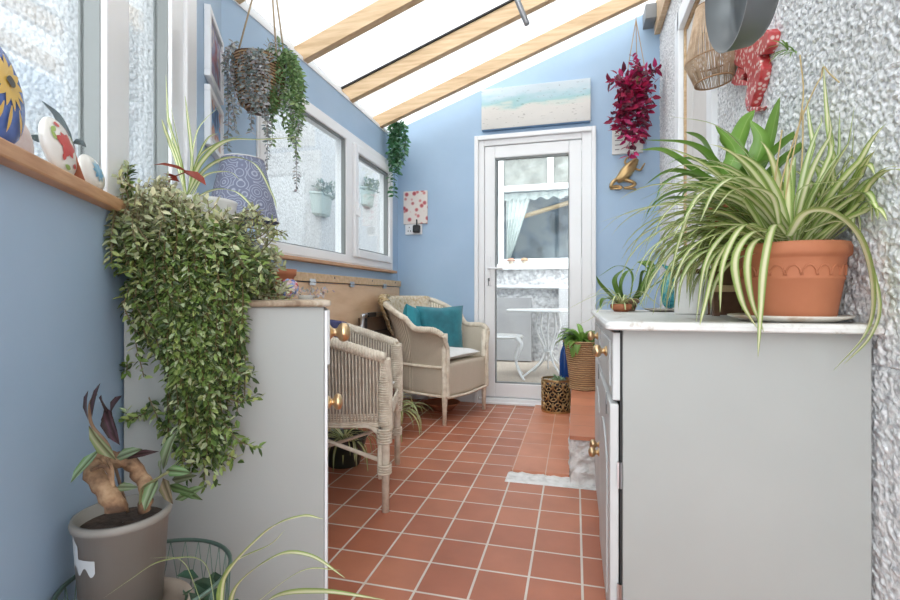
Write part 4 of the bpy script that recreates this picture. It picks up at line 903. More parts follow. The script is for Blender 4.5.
for pp in ([(225, 240), (255, 235), (274, 226)], [(235, 262), (262, 258), (274, 246)], [(230, 280), (265, 288), (285, 294)], [(240, 270), (262, 268), (277, 264)], [(225, 225), (252, 215), (262, 222)]):
    for q in range(5): stem([px(*p, 1.05)+rv()*.02 for p in pp], lambda p: .7, .95)
m.build('foliage', LEAF, t); st.build('stem', LEAF, t)

# second pot with striped spider plant, and the red-leaved plant in it
SB = V((-.80, 1.0, .90)); SBt = V((-.80, 1.0, 1.045))
SB = LW(.83, 0, -.092)
t = thing('potted_spider_plant', 'spider plant with long arching blades in a white pot above the bushy plant', 'potted plant', (SB.x, SB.y, CT))
M().lathe([(.001, 0), (.05, 0), (.080, .245), (.082, .252), (.076, .252), (.072, .23), (.001, .23)], (SB.x, SB.y, CT), 36).build('pot', WPOT, t, smooth=True)
m = M(); random.seed(8); D = 1.2
heroes(m, [((186, 196, D), (180, 160, D), (165, 115, D-.03), (150, 73, D-.05), .012), ((186, 196, D), (178, 160, D), (165, 130, D), (148, 106, D-.05), .011), ((190, 196, D), (192, 160, D), (188, 120, D), (185, 96, D), .007),
 ((188, 196, D), (200, 165, D-.05), (225, 142, D-.1), (262, 140, D-.15), (300, 137, D-.18), .015), ((188, 196, D), (205, 170, D-.05), (230, 158, D-.08), (255, 165, D-.1), (272, 195, D-.12), (277, 210, D-.12), .013), ((188, 196, D), (198, 160, D), (215, 145, D), (242, 135, D), .010),
 ((192, 200, D-.02), (215, 190, D-.1), (235, 192, D-.13), (250, 205, D-.15), (256, 216, D-.15), .012), ((188, 196, D), (195, 140, D), (205, 120, D+.05), (222, 105, D+.1), .006), ((186, 196, D), (172, 150, D), (160, 130, D-.05), (150, 118, D-.08), .009),
 ((184, 196, D), (182, 165, D), (176, 130, D), (168, 95, D), .010), ((192, 196, D), (205, 176, D), (228, 172, D-.05), (240, 180, D-.06), .009), ((190, 196, D), (196, 165, D), (207, 140, D), (218, 133, D), .010)], .01, lambda p: wallclamp(p, .02))
m.build('foliage', SPIDER, t, smooth=True)
rb = P(172, 196, 1.075); t = thing('red_leaf_plant', 'small plant with dark red upper leaves rising behind the bushy plant', 'potted plant', V((rb.x, rb.y, .8345)))
M().lathe([(.001, 0), (.026, 0), (.034, .17), (.001, .17)], (rb.x, rb.y, .8345), 24).build('pot', GPOT, t, smooth=True)
m = M(); top = P(170, 178, 1.08); m.tube([rb+V((0, 0, -.04)), P(168, 188, 1.08), top], .0022, 6, col=(.25, .1, .06))
for (u, v), (u2, v2), w in (((188, 172), (154, 161), .042), ((184, 170), (206, 183), .028), ((180, 182), (157, 177), .034), ((178, 180), (163, 172), .018), ((184, 170), (196, 178), .016)):
    a = P(u, v, 1.07); b = P(u2, v2, 1.03); leaf(m, a, b-a, (0, -.35, 1), (b-a).length, w, vary((.34, .045, .025), .15))
m.tube([top, P(186, 172, 1.07)], .0015, 5, col=(.25, .1, .06)); m.build('foliage', LEAF, t)

# paisley lamp
lc = P(243, 297, 1.50); lc.z = CT; t = thing('table_lamp', 'table lamp with a blue grey paisley shade behind the bushy plant', 'lamp', lc)
PAIS = mat('paisley_fabric', (.16, .19, .30), .8); n_, l_, b_ = nt(PAIS); co_ = coords(PAIS, (1, 1, 1))
v1 = n_.new('ShaderNodeTexVoronoi'); v1.inputs['Scale'].default_value = 26; l_.new(co_, v1.inputs['Vector'])
mt = n_.new('ShaderNodeMath'); mt.operation = 'MULTIPLY'; mt.inputs[1].default_value = 34; l_.new(v1.outputs[0], mt.inputs[0])
sn = n_.new('ShaderNodeMath'); sn.operation = 'SINE'; l_.new(mt.outputs[0], sn.inputs[0]); l_.new(ramp(PAIS, sn.outputs[0], [(.0, (.15, .165, .24)), (.55, (.18, .195, .275)), (.95, (.34, .36, .44))]), b_.inputs['Base Color'])
def pr2(u, v): pass
zt, zb2 = 1.27, 1.078
M().lathe([(.106, zb2-lc.z), (.062, zt-lc.z), (.061, zt-lc.z), (.104, zb2-lc.z)], lc+V((0, 0, 0)), 48).build('lamp_shade', PAIS, t, smooth=True, bevel=0)
for rr_, zz in ((.106, zb2), (.062, zt)):
    m = M(); m.tube([lc+V((cos(a)*rr_, sin(a)*rr_, zz-lc.z)) for a in [2*pi*k/40 for k in range(40)]], .002, 6, closed=True); m.build('shade_rim', mat('white_trim', (.6, .6, .6), .5), t)
M().lathe([(.001, 0), (.060, 0), (.066, .02), (.078, .10), (.076, .16), (.02, .19), (.012, .20), (.012, .27), (.001, .27)], lc, 36).build('lamp_base', mat('slate_glaze', (.12, .14, .17), .35), t, smooth=True)
# crocheted ball and terracotta dish on the cabinet
bc = P(289, 296, 1.50); bc.z = CT; cols = [(.55, .12, .12), (.12, .16, .42), (.62, .5, .55), (.25, .35, .6), (.7, .45, .4), (.45, .4, .6)]
m = M(); 
for k in range(60):
    a = k*2.4; z = -1+2*(k+.5)/60; r = sqrt(1-z*z); m.ball(bc+V((cos(a)*r*.022, sin(a)*r*.022, .034+z*.022)), .009, 8, mi=k % 6)
o = m.build('pompom_ball', [mat('wool%d' % i, c, .9) for i, c in enumerate(cols)], smooth=True); tag(o, 'multicoloured pompom ball at the back of the grey cabinet top', 'ball')
dc = P(279, 296, 1.62); dc.z = CT; m = M(); m.lathe([(.001, 0), (.035, 0), (.05, .075), (.056, .08), (.058, .10), (.05, .10), (.047, .07), (.001, .07)], dc, 30); tag(m.build('terracotta_pot', TERRA, smooth=True), 'small terracotta pot at the back of the cabinet beside the pompom ball', 'pot')
random.seed(6); wc = P(306, 300, 1.40); wc.z = CT; t = thing('dried_flowers', 'small pinkish dried flowers in a tiny dish at the back edge of the cabinet top', 'flowers', wc)
M().lathe([(.001, 0), (.02, 0), (.026, .012), (.001, .012)], wc, 20).build('dish', WPOT, t)
m = M()
for k in range(70): leaf(m, wc+V((rnd(-.04, .07), rnd(-.04, .04), rnd(.008, .028))), rv()+V((0, 0, .4)), rv(), .012, .007, vary(random.choice([(.55, .42, .42), (.4, .36, .3), (.5, .48, .5)])))
m.build('foliage', LEAF, t)

# ------------------------------------------------------------------ painted stones on the windowsill
def stone(s, w, h, th, cols, name, label, lean=.14, o=.015, tilt=0):
    base = LW(s, 1.0215, o); mx = frame_mx(base, WD, WN, V((0, 0, 1))) @ Matrix.Rotation(-lean, 4, 'X') @ Matrix.Rotation(tilt, 4, 'Y')
    t = thing(name, label, 'ornament', base)
    def pt(x, z, off=0):   # x, z on the front face (-out side)
        e = max(0, 1-(x/(w/2))**2-((z-h/2)/(h/2))**2); return mx @ V((x, -th/2*sqrt(e)-off, z))
    m = M(); vs = []; n = 36; k_ = 18
    prof = []
    for i in range(k_+1):
        a = pi*i/k_
        for j in range(n):
            b = 2*pi*j/n; vs.append(mx @ V((sin(a)*cos(b)*w/2, sin(a)*sin(b)*th/2, h/2-cos(a)*h/2)))
    m.add(vs, [(i*n+j, i*n+(j+1) % n, (i+1)*n+(j+1) % n, (i+1)*n+j) for i in range(k_) for j in range(n)]); m.build('body', cols, t, smooth=True)
    return t, pt
def petal(m, pt, x, z, ang, L, w, off=.0012):
    poly = []
    for q in range(8):
        u = q/7; poly.append((u*L, w/2*sin(pi*min(1, u*.9+.08))))
    poly = poly+[(a, -b) for a, b in poly[::-1]]; ca, sa = cos(ang), sin(ang)
    # centre strip for curvature
    ctr = [(L*k/7, 0) for k in range(8)]
    def tr(a, b): X = x+a*ca-b*sa; Z = z+a*sa+b*ca; return pt(X, Z, off)
    vs = [tr(*p) for p in poly]+[tr(*p) for p in ctr]
    fs = [(k, k+1, 16+k+1, 16+k) for k in range(7)]+[(15-k-1, 15-k, 16+k, 16+k+1) for k in range(7)]
    m.add(vs, fs)
BLUEG = noisy(mat('blue_glaze', (.07, .13, .42), .25), 14, [(.3, (.05, .09, .34)), (.6, (.10, .18, .50)), (.75, (.20, .30, .60))])
YEL = mat('yellow_paint', (.72, .47, .10), .4); REDP = mat('red_paint', (.52, .05, .04), .4); GRNP = mat('green_paint', (.30, .42, .10), .4); SKYP = noisy(mat('sky_paint', (.10, .32, .5), .4), 60, [(.4, (.08, .28, .46)), (.6, (.3, .5, .62))])
WG = noisy(mat('cream_glaze', (.74, .72, .67), .25), 12, [(.3, (.68, .65, .58)), (.7, (.80, .79, .76))])
t, pt = stone(1.49, .115, .132, .035, BLUEG, 'painted_stone', 'large blue painted oval stone with a yellow sunflower on the windowsill', lean=.12, o=-.002)
m = M()
for k in range(13): petal(m, pt, .000, .074, 2*pi*k/13+.2, .034, .010)
for x, a in ((.002, -1.4), (-.014, -1.9), (.016, -1.2)): petal(m, pt, x, .045, a, .034, .006, .002)
m.build('painted_petals', YEL, t); m = M(); petal(m, pt, -.009, .074, 0, .018, .014, .003); m.build('painted_centre', mat('dark_paint', (.05, .05, .04), .5), t)
t, pt = stone(1.325, .088, .088, .028, WG, 'painted_stone', 'white oval stone painted with a red flower and green leaves on the windowsill', lean=.2, o=-.002, tilt=.15)
m = M()
for a, L in ((.5, .024), (1.3, .020), (2.2, .022), (3.3, .024), (4.2, .020), (5.4, .022)): petal(m, pt, .008, .044, a, L, .016)
for x, z, a in ((-.030, .040, 1.2), (-.026, .066, .8), (.024, .022, 2.0), (-.012, .014, .2), (.006, .074, .1)): petal(m, pt, x, z, a, .012, .008)
m.build('painted_petals', REDP, t); m = M()
for x, z, a in ((-.026, .022, 2.2), (.020, .070, -.6), (.008, .010, .4), (.030, .050, 1.5), (-.034, .054, 1.7)): petal(m, pt, x, z, a, .014, .007)
m.build('painted_leaves', GRNP, t)
t, pt = stone(1.395, .05, .060, .012, noisy(mat('pinkish_stone', (.62, .52, .50), .5), 20, [(.4, (.62, .45, .42)), (.6, (.74, .70, .68))]), 'painted_stone', 'small pinkish white stone half hidden behind the stone with the red flower', lean=.1, o=.018)
t, pt = stone(1.225, .085, .062, .024, WG, 'painted_stone', 'white stone painted with a blue flower on the windowsill beside the bushy plant', lean=.2, o=-.002)
m = M()
for k in range(9): petal(m, pt, .004, .032, 2*pi*k/9, .019, .008)
m.build('painted_petals', SKYP, t)
m = M(); a = P(72, 152, .745); m.prism([P(71, 150, .74), P(74, 152, .74), P(81, 172, .75), P(86, 184, .755), P(83, 187, .755), P(77, 176, .75)], -WN*.002, WN*.004); tag(m.build('wooden_slip', noisy(mat('red_brown', (.32, .10, .05), .5), 10), bevel=.001), 'thin red brown strip leaning between the red flower and blue flower stones', 'strip')
GLV = mat('slate_leaf_metal', (.10, .13, .14), .5, .3)
t = thing('metal_leaf_ornament', 'dark slate grey leaf ornament rising behind the painted stones on the windowsill', 'ornament', LW(1.27, 1.0215, .022))
def pleaf(pp, w): 
    m = M(); ribbon(m, spline([P(*q) for q in pp], 6), w, 0, side=(WD*.6+V((0, 0, .7))), base=.15, fold=.1); return m
pleaf(((73, 146, .78), (66, 130, .765), (56, 113, .75), (42, 101, .73)), .020).build('leaf', GLV, t, smooth=True, solid=.001)
pleaf(((73, 143, .78), (80, 142, .785), (86, 147, .79)), .010).build('leaf', GLV, t, smooth=True, solid=.001)
pleaf(((45, 142, .71), (37, 138, .70), (28, 136, .69)), .010).build('leaf', GLV, t, smooth=True, solid=.001)
M().tube([P(73, 144, .78), P(76, 160, .79), LW(1.27, 1.0215, .022)], .0015, 6).build('stem', GLV, t)

# pictures on the blue pier
def picture(s0, s1, z0, z1, mm, label):
    t = thing('framed_picture', label, 'picture', LW((s0+s1)/2, z0, 0))
    m = M(); fw = .022
    for a in ((s0, s1, z0, z0+fw), (s0, s1, z1-fw, z1), (s0, s0+fw, z0+fw, z1-fw), (s1-fw, s1, z0+fw, z1-fw)): m.box((a[0], -.022, a[2]), (a[1], -.001, a[3]), mx=LMX)
    m.build('frame', WFRAME, t, bevel=.002); M().box((s0+fw, -.012, z0+fw), (s1-fw, -.006, z1-fw), mx=LMX).build('print', mm, t)
def art(name, scale, stops, loc=(0, 0, 0)):
    m = mat(name, (.5, .5, .5), .6); return noisy(m, scale, stops, detail=2, co=coords(m, loc=loc))
picture(.07, .345, 1.615, 1.865, art('mauve_art', 14, [(.3, (.12, .10, .16)), (.42, (.45, .20, .22)), (.5, (.30, .32, .48)), (.6, (.62, .56, .55)), (.72, (.42, .30, .22))]), 'upper white framed picture in mauve and brown on the blue pier beside the window')
picture(.07, .345, 1.375, 1.585, art('blue_art', 11, [(.3, (.05, .10, .22)), (.42, (.20, .38, .62)), (.5, (.55, .25, .15)), (.6, (.70, .72, .72)), (.75, (.35, .40, .50))], (3, 3, 3)), 'lower white framed picture in blue and orange on the blue pier beside the window')

# ------------------------------------------------------------------ lower left: pots in a wire basket
kc = V((-.625, .585, 0)); t = thing('wire_basket', 'tall green wire basket holding pots in the bottom left corner', 'basket', kc)
m = M()
for z, r in ((.0, .095), (.14, .103), (.28, .108), (.415, .113)): m.tube([kc+V((cos(a)*r, sin(a)*r, max(z, .004))) for a in [2*pi*k/40 for k in range(40)]], .0035 if z > .4 else .0022, 6, closed=True)
for k in range(30):
    for sg in (-1, 1):
        m.tube([kc+V((cos(2*pi*k/30+sg*q*.09)*(.095+.018*q/7), sin(2*pi*k/30+sg*q*.09)*(.095+.018*q/7), .004+.411*q/7)) for q in range(8)], .0009, 4)
m.build('wire_frame', mat('green_wire', (.16, .24, .20), .4, .7), t, smooth=True)
M().lathe([(.001, .005), (.09, .005), (.093, .015), (.001, .015)], kc, 30).build('base', mat('green_tray', (.12, .2, .16), .5), t)
oc = V((-.652, .583, .016)); t = thing('outer_pot', 'cream rimmed pot inside the wire basket, holding the taupe pot', 'pot', oc)
M().lathe([(.001, 0), (.055, 0), (.07, .335), (.080, .338), (.083, .345), (.080, .350), (.070, .350), (.066, .335), (.052, .300), (.001, .300)], oc, 44).build('body', noisy(mat('cream_clay', (.42, .34, .27), .6), 8, [(.3, (.36, .28, .22)), (.7, (.48, .40, .33))]), t, smooth=True)
gc = V((-.672, .583, .317)); H = .195
t = thing('potted_vine', 'taupe plastic pot with a twisted root and purple green leaves in the bottom left', 'potted plant', gc)
M().lathe([(.001, 0), (.050, 0), (.0615, H-.012), (.0645, H-.012), (.066, H-.006), (.064, H), (.059, H), (.057, H-.02), (.001, H-.02)], gc, 48).build('pot', GPOT, t, smooth=True)
M().lathe([(.001, H-.018), (.057, H-.018)], gc, 30).build('soil', SOIL, t)
m = M(); vs = []; 
for j in range(7):
    for i in range(15):
        a = radians(-116)+radians(42)*i/14; z = .132+.036*j/6; r = .050+(.0115)*(z/(H-.012))+.0008; 
        z2 = z+(.006*sin(i*.9) if j == 0 else 0)+(.012*max(0, 1-i/5) if j == 6 else 0); vs.append(gc+V((cos(a)*r, sin(a)*r, z2)))
m.add(vs, [(j*15+i, j*15+i+1, (j+1)*15+i+1, (j+1)*15+i) for j in range(6) for i in range(14) if (i < 5 or j < 3)]); m.build('torn_label', mat('torn_paper', (.55, .57, .58), .7), t)
ROOT = noisy(mat('twisted_root', (.36, .22, .12), .8), 22, [(.40, (.09, .048, .026)), (.5, (.23, .13, .07)), (.60, (.40, .26, .15))], bump=.9, bscale=50, dist=.004)
m = M(); d0 = .72
rp = spline([P(117, 512, d0-.03), P(108, 492, d0-.03), P(94, 474, d0-.02), P(97, 462, d0), P(112, 459, d0+.01), P(130, 463, d0+.01), P(142, 478, d0+.01), P(146, 492, d0), P(144, 510, d0)], 6)
m.tube([p+rv()*.0012 for p in rp], [(.0138-.005*k/len(rp))*(1+.08*sin(k*1.7)) for k in range(len(rp))], 12); m.tube(spline([P(92, 470, d0-.03), P(104, 466, d0-.035), P(112, 480, d0-.03), P(113, 496, d0-.03)], 6), .003, 7); m.tube(spline([P(106, 456, d0-.02), P(112, 470, d0-.03), P(112, 488, d0-.03)], 6), .0025, 7); m.build('root', ROOT, t, smooth=True)
m = M(); st = M()
st.tube(spline([P(128, 512, d0+.02), P(116, 470, d0+.01), P(108, 445, d0), P(92, 425, d0-.01), P(90, 405, d0-.02), P(96, 394, d0-.02)], 6), .0022, 6, col=(.34, .22, .14)); st.tube(spline([P(140, 512, d0), P(142, 490, d0-.02), P(155, 480, d0-.04), P(168, 472, d0-.05)], 6), .0022, 6, col=(.3, .3, .14))
GT = (.9, .95, .9); PU = (.30, .12, .22)
for (u, v), (u2, v2), w, c in (((116, 460), (91, 432), .017, (1.1, 1.0, .9)), ((100, 449), (73, 478), .014, (.8, .95, .9)), ((116, 458), (137, 450), .013, GT), ((118, 457), (152, 452), .010, PU), ((92, 418), (97, 388), .012, PU), ((88, 420), (86, 395), .012, PU), ((104, 410), (116, 440), .016, PU), ((110, 412), (100, 398), .014, PU), ((110, 414), (118, 398), .014, PU), ((106, 408), (112, 430), .014, PU),
    ((163, 470), (172, 438), .018, GT), ((158, 478), (145, 506), .017, GT), ((166, 470), (186, 472), .013, (.9, 1.1, .9)), ((163, 478), (170, 500), .014, (.8, .5, .5)), ((172, 480), (192, 476), .012, (.5, .45, .4)), ((175, 500), (200, 488), .012, (.7, .8, .6)), ((117, 487), (134, 487), .010, GT), ((162, 474), (160, 462), .012, GT), ((168, 485), (190, 492), .010, (.4, .5, .3)), ((176, 486), (198, 498), .010, (.5, .6, .4))):
    a = P(u, v, d0-.03); b = P(u2, v2, d0-.06); leaf(m, a, b-a, (.1, -1, .5), (b-a).length*1.15, w*1.25, c, cup=.2)
m.build('foliage', TRAD, t, smooth=True); st.build('stem', LEAF, t, smooth=True)
# dark leaves inside wire basket
random.seed(40); lc2 = kc+V((.075, .035, .37)); m = M()
for k in range(50): leaf(m, lc2+V((rnd(-.03, .02), rnd(-.04, .03), rnd(-.05, .03))), rv(), rv(), .035, .02, vary((.06, .12, .07), .3))
tag(m.build('dark_foliage', LEAF), 'dark green leaves inside the wire basket beside the taupe pot', 'plant')
# spider plant in the bottom foreground
fc = V((-.40, .50, 0)); fb = V((-.40, .50, .24)); t = thing('potted_spider_plant', 'spider plant with blades arching up in front of the grey cabinet, at the bottom edge', 'potted plant', fc)
M().lathe([(.001, 0), (.06, 0), (.085, .20), (.09, .21), (.083, .21), (.08, .19), (.001, .19)], fc, 40).build('pot', noisy(mat('dark_green_pot', (.05, .08, .06), .4), 5), t, smooth=True)
m = M(); random.seed(9); q = .60
heroes(m, [((228, 640, .62), (222, 585, q), (265, 533, q-.02), (300, 517, q-.04), (323, 519, q-.05), .012), ((230, 640, .62), (235, 590, q), (275, 557, q-.02), (310, 556, q-.03), (345, 578, q-.05), .011), ((215, 640, .64), (212, 590, q), (200, 560, q), (160, 562, q-.02), (130, 580, q-.03), (104, 598, q-.03), .009),
 ((228, 650, .62), (222, 600, q), (232, 565, q), (270, 545, q), (285, 530, q), .011), ((240, 640, .62), (270, 600, q-.02), (320, 592, q-.04), (385, 600, q-.06), .012), ((232, 640, .62), (250, 610, q-.02), (300, 572, q-.04), (340, 570, q-.06), .006), ((215, 650, .64), (196, 590, q), (180, 560, q), (150, 558, q), .006)], .01)
spider(m, fb-V((0, 0, .05)), 12, .15, .28, .008, .012, 14, (radians(-60), radians(150)), (.5, 1.2), (1.8, 3)); m.build('foliage', SPIDER, t, smooth=True)
# ------------------------------------------------------------------ hanging baskets
def strand(m, st, path, k, c, lw, step=.012, sc=(.2, .25, .15), pair=True):
    pts = resample(spline(path, 5), max(3, int(sum((b-a).length for a, b in zip(path, path[1:]))/step)))
    st.tube(pts, .0010, 4, col=sc, caps=False)
    for i in range(1, len(pts)):
        d = (pts[i]-pts[i-1]).normalized(); o = d.cross(rv()).normalized()
        for sg in ((-1, 1) if pair else (random.choice((-1, 1)),)): leaf(m, pts[i], o*sg+d*rnd(.2, .8)+rv()*.2, rv()+V((0, -.6, .4)), k*rnd(.8, 1.2), lw*rnd(.8, 1.2), vary(random.choice(c), .15))
random.seed(50)
HB = P(259, 85, d=1.92); hz0, hz1 = P(0, 112, d=1.92).z, P(0, 61, d=1.92).z; HC = V((HB.x, HB.y, 0)); ztop = roof_z(HB.x)-.0
t = thing('hanging_basket', 'round wicker hanging basket with silver and green trailing foliage near the picture pier', 'hanging plant', V((HC.x, HC.y, hz0)))
m = M(); h = hz1-hz0; m.lathe([(.001, 0), (.045, 0), (.075, .03), (.092, .08), (.100, h*.6), (.102, h), (.096, h), (.09, h*.6), (.001, h*.75)], HC+V((0, 0, hz0)), 40); m.build('basket', BASK, t, smooth=True)
m = M(); kn = HC+V((.03, .02, ztop-.02))
for a in (pi*1.05, -.25, .5): m.tube([HC+V((cos(a)*.1, sin(a)*.1, hz1)), kn], .0035, 7)
m.tube([kn, kn+V((0, 0, .02))], .004, 7); m.build('rope', ROPE, t, smooth=True)
SIL = [(.38, .40, .39), (.52, .51, .50), (.24, .29, .28)]; IVY = [(.12, .22, .08), (.20, .33, .12), (.30, .42, .20)]
m = M(); st = M(); c0 = HC+V((0, 0, hz1))
for (u, v, ye, dd) in ((228, 70, 148, 1.86), (236, 75, 130, 1.84), (232, 72, 118, 1.83), (240, 70, 110, 1.82), (250, 68, 132, 1.80), (268, 85, 168, 1.80), (265, 75, 140, 1.8), (244, 66, 104, 1.8), (256, 64, 108, 1.79), (259, 64, 112, 1.79), (262, 66, 116, 1.79), (296, 130, 192, 1.86), (229, 70, 100, 1.86), (253, 64, 104, 1.79), (248, 66, 98, 1.8)):
    p0 = c0+V((rnd(-.03, .03), rnd(-.03, 0), 0)); strand(m, st, [p0, P(u, v-14, dd), P(u-1, v+10, dd), P(u+rnd(-2, 2), (v+ye)/2, dd), P(u+rnd(-2, 3), ye, dd)], .022, .012, SIL, .012) if False else strand(m, st, [p0, P(u, v-14, dd), P(u-1, v+10, dd), P(u+rnd(-2, 2), (v+ye)/2, dd), P(u+rnd(-2, 3), ye, dd)], .022, .0, SIL, .012, (.3, .25, .22)) if False else None
    pts_ = [p0, P(u, v-12, dd), P(u-1, v+10, dd), P(u+rnd(-2, 2), (v+ye)/2+5, dd), P(u+rnd(-2, 3), ye, dd)]
    strand(m, st, pts_, .020, SIL, .011, .011, (.3, .25, .22))
for k in range(15):
    a = rnd(0, 2*pi); p = c0+V((cos(a)*.07, sin(a)*.07, 0)); strand(m, st, [p, p+V((cos(a)*.03, sin(a)*.03, rnd(.02, .05))), p+V((cos(a)*.06, sin(a)*.06, rnd(-.05, .01)))], .019, SIL, .010, .011, (.3, .25, .22))
m.build('silver_foliage', LEAF, t); st.build('silver_stem', LEAF, t)
m = M(); st = M()
for k in range(44):
    u = rnd(268, 304); ye = rnd(105, 165) if k > 14 else rnd(90, 115); dd = rnd(1.85, 2.0)
    if u > 296: ye = rnd(95, 140)
    p0 = c0+V((rnd(.02, .08), rnd(-.05, .05), 0)); strand(m, st, [p0, P(min(u, 285+rnd(0, 8)), rnd(52, 62), dd), P(u, 80, dd), P(u+rnd(-3, 3), (80+ye)/2, dd), P(u+rnd(-4, 4), ye, dd)], .021, IVY, .010, .014, (.14, .2, .08))
strand(m, st, [c0+V((.03, 0, 0)), P(277, 48, 1.9), P(280, 43, 1.9)], .03, IVY, .014, .014, (.14, .2, .08))
m.build('green_foliage', LEAF, t); st.build('green_stem', LEAF, t)
# green ivy garland in the corner
random.seed(51); t = thing('hanging_ivy', 'green leafy garland hanging in the far corner beside the white window', 'hanging plant', P(398, 125, 3.72))
m = M(); st = M()
for k in range(30):
    u = rnd(391, 406); ye = rnd(150, 196) if k % 2 else rnd(140, 170); dd = rnd(3.66, 3.78)
    if u > 402: ye = min(ye, 165)
    strand(m, st, [P(398, 122, 3.72), P(u, 130, dd), P(u, 150, dd), P(min(u, 400)-1+rnd(-2, 2), ye, dd)], .042, [(.05, .18, .07), (.09, .26, .12), (.20, .38, .24)], .022, .03, (.05, .12, .04))
m.build('foliage', LEAF, t); st.build('stem', LEAF, t)
m = M(); a = P(398, 122, 3.72); m.tube([a, V((a.x, a.y, roof_z(a.x)))], .003, 6); m.build('hook', IRON, t)
# crimson plant
random.seed(52); dd = 3.36; t = thing('hanging_plant', 'crimson leaved hanging plant on twine beside the pebbledash wall', 'hanging plant', P(635, 110, dd))
m = M(); c0 = P(636, 84, dd); m.lathe([(.001, -.10), (.05, -.09), (.075, -.03), (.08, .02), (.072, .02), (.001, .0)], c0, 24); m.build('pot', noisy(mat('coir', (.2, .12, .07), .95), 40, [(.3, (.1, .06, .03)), (.7, (.3, .2, .12))], bump=.8, bscale=80), t, smooth=True)
m = M(); k0 = P(636, 15, dd); k0.z = min(k0.z, roof_z(k0.x)-.1)
m.tube([P(626, 80, dd), k0], .003, 6); m.tube([P(647, 80, dd), k0], .003, 6); m.tube([P(637, 78, dd+.06), k0], .003, 6); m.tube([k0, V((k0.x, k0.y, roof_z(k0.x)))], .003, 6); m.build('rope', ROPE, t)
m = M(); st = M(); CR = [(.42, .012, .07), (.26, .008, .05), (.11, .015, .035), (.50, .03, .14)]
for k in range(30):
    u = rnd(610, 656); v = rnd(66, 110); e = P(u, v, dd-rnd(.02, .14)); strand(m, st, [c0, c0.lerp(e, .5)+V((0, 0, .04)), e], .072, CR, .031, .045, (.1, .02, .03))
for k in range(22):
    u = rnd(614, 646); ye = 158-abs(u-630)*1.6-rnd(0, 25); d_ = dd-rnd(.02, .12); strand(m, st, [c0, P(rnd(618, 644), 88, d_), P(u+3, 110, d_), P(u+rnd(-3, 3), ye, d_)], .066, CR, .029, .045, (.1, .02, .03))
for u, v in ((633, 57), (638, 62), (658, 70), (654, 84), (611, 80), (613, 120), (615, 130)): strand(m, st, [c0, P(u, v, dd-.04)], .05, CR, .022, .022, (.1, .02, .03))
m.build('foliage', LEAF, t); st.build('stem', LEAF, t)

# ------------------------------------------------------------------ on the end wall
m_ = mat('seascape', (.6, .7, .7), .7); n_, l_, b_ = nt(m_); co_ = coords(m_, kind='Pos'); sp = n_.new('ShaderNodeSeparateXYZ'); l_.new(co_, sp.inputs[0])
no = n_.new('ShaderNodeTexNoise'); no.inputs['Scale'].default_value = 6; no.inputs['Detail'].default_value = 6
mp = n_.new('ShaderNodeMapping'); mp.inputs['Scale'].default_value = (1, 1, 3.5); l_.new(co_, mp.inputs[0]); l_.new(mp.outputs[0], no.inputs['Vector'])
ad = n_.new('ShaderNodeMath'); ad.operation = 'MULTIPLY_ADD'; l_.new(no.outputs[0], ad.inputs[0]); ad.inputs[1].default_value = .16; l_.new(sp.outputs[2], ad.inputs[2])
mr = n_.new('ShaderNodeMapRange'); mr.inputs[1].default_value = 2.155+.08; mr.inputs[2].default_value = 2.472+.08; l_.new(ad.outputs[0], mr.inputs[0])
sea = ramp(m_, mr.outputs[0], [(.0, (.60, .59, .57)), (.44, (.68, .66, .63)), (.52, (.60, .66, .62)), (.60, (.36, .58, .60)), (.72, (.42, .60, .66)), (.85, (.56, .66, .72)), (1, (.60, .68, .74))])
n3 = n_.new('ShaderNodeTexNoise'); n3.inputs['Scale'].default_value = 30; n3.inputs['Detail'].default_value = 4; l_.new(mp.outputs[0], n3.inputs['Vector'])
mx = n_.new('ShaderNodeMix'); mx.data_type = 'RGBA'; mx.inputs[0].default_value = 0; l_.new(ramp(m_, n3.outputs[0], [(.30, (.25, .23, .22)), (.36, (1, 1, 1))]), mx.inputs[7]); mx.blend_type = 'MULTIPLY'; mx.inputs[0].default_value = .6; l_.new(sea, mx.inputs[6]); l_.new(mx.outputs[2], b_.inputs['Base Color'])
t = thing('canvas_painting', 'long canvas painting of pale turquoise sea and sand above the glazed door', 'painting', (-.3, YB, 2.155))
M().box((-.714, YB-.042, 2.157), (.113, YB-.003, 2.474)).build('canvas', m_, t, bevel=.003)
M().box((-.709, YB-.038, 2.150), (.108, YB-.003, 2.157)).build('stretcher_edge', mat('blue_edge', (.12, .22, .36), .7), t)
FLO = mat('floral_card', (.7, .65, .6), .7); n_, l_, b_ = nt(FLO); co_ = coords(FLO, kind='Pos')
v1 = n_.new('ShaderNodeTexVoronoi'); v1.inputs['Scale'].default_value = 20; l_.new(co_, v1.inputs['Vector']); l_.new(ramp(FLO, v1.outputs[0], [(.0, (.30, .05, .07)), (.22, (.50, .12, .14)), (.34, (.66, .35, .33)), (.42, (.76, .70, .66))]), b_.inputs['Base Color'])
m = M().box((-1.375, YB-.02, 1.442), (-1.168, YB-.002, 1.712)); tag(m.build('floral_canvas', FLO, bevel=.003), 'small canvas with red and pink flower pattern above the wall socket', 'picture')
t = thing('wall_socket', 'white double wall socket with a black plug below the floral canvas', 'socket', (-1.29, YB, 1.36))
M().box((-1.362, YB-.012, 1.355), (-1.215, YB-.001, 1.441)).build('plate', WUPVC, t, bevel=.004)
m = M()
for dx, dz in ((-1.325, 1.415), (-1.335, 1.385), (-1.315, 1.385)): m.box((dx-.003, YB-.0135, dz-.005), (dx+.003, YB-.0118, dz+.005))
m.build('socket_hole', DARK, t); m = M(); m.box((-1.285, YB-.055, 1.365), (-1.225, YB-.013, 1.43)); m.build('black_plug', bpy.data.materials['black_plastic'], t, bevel=.012)
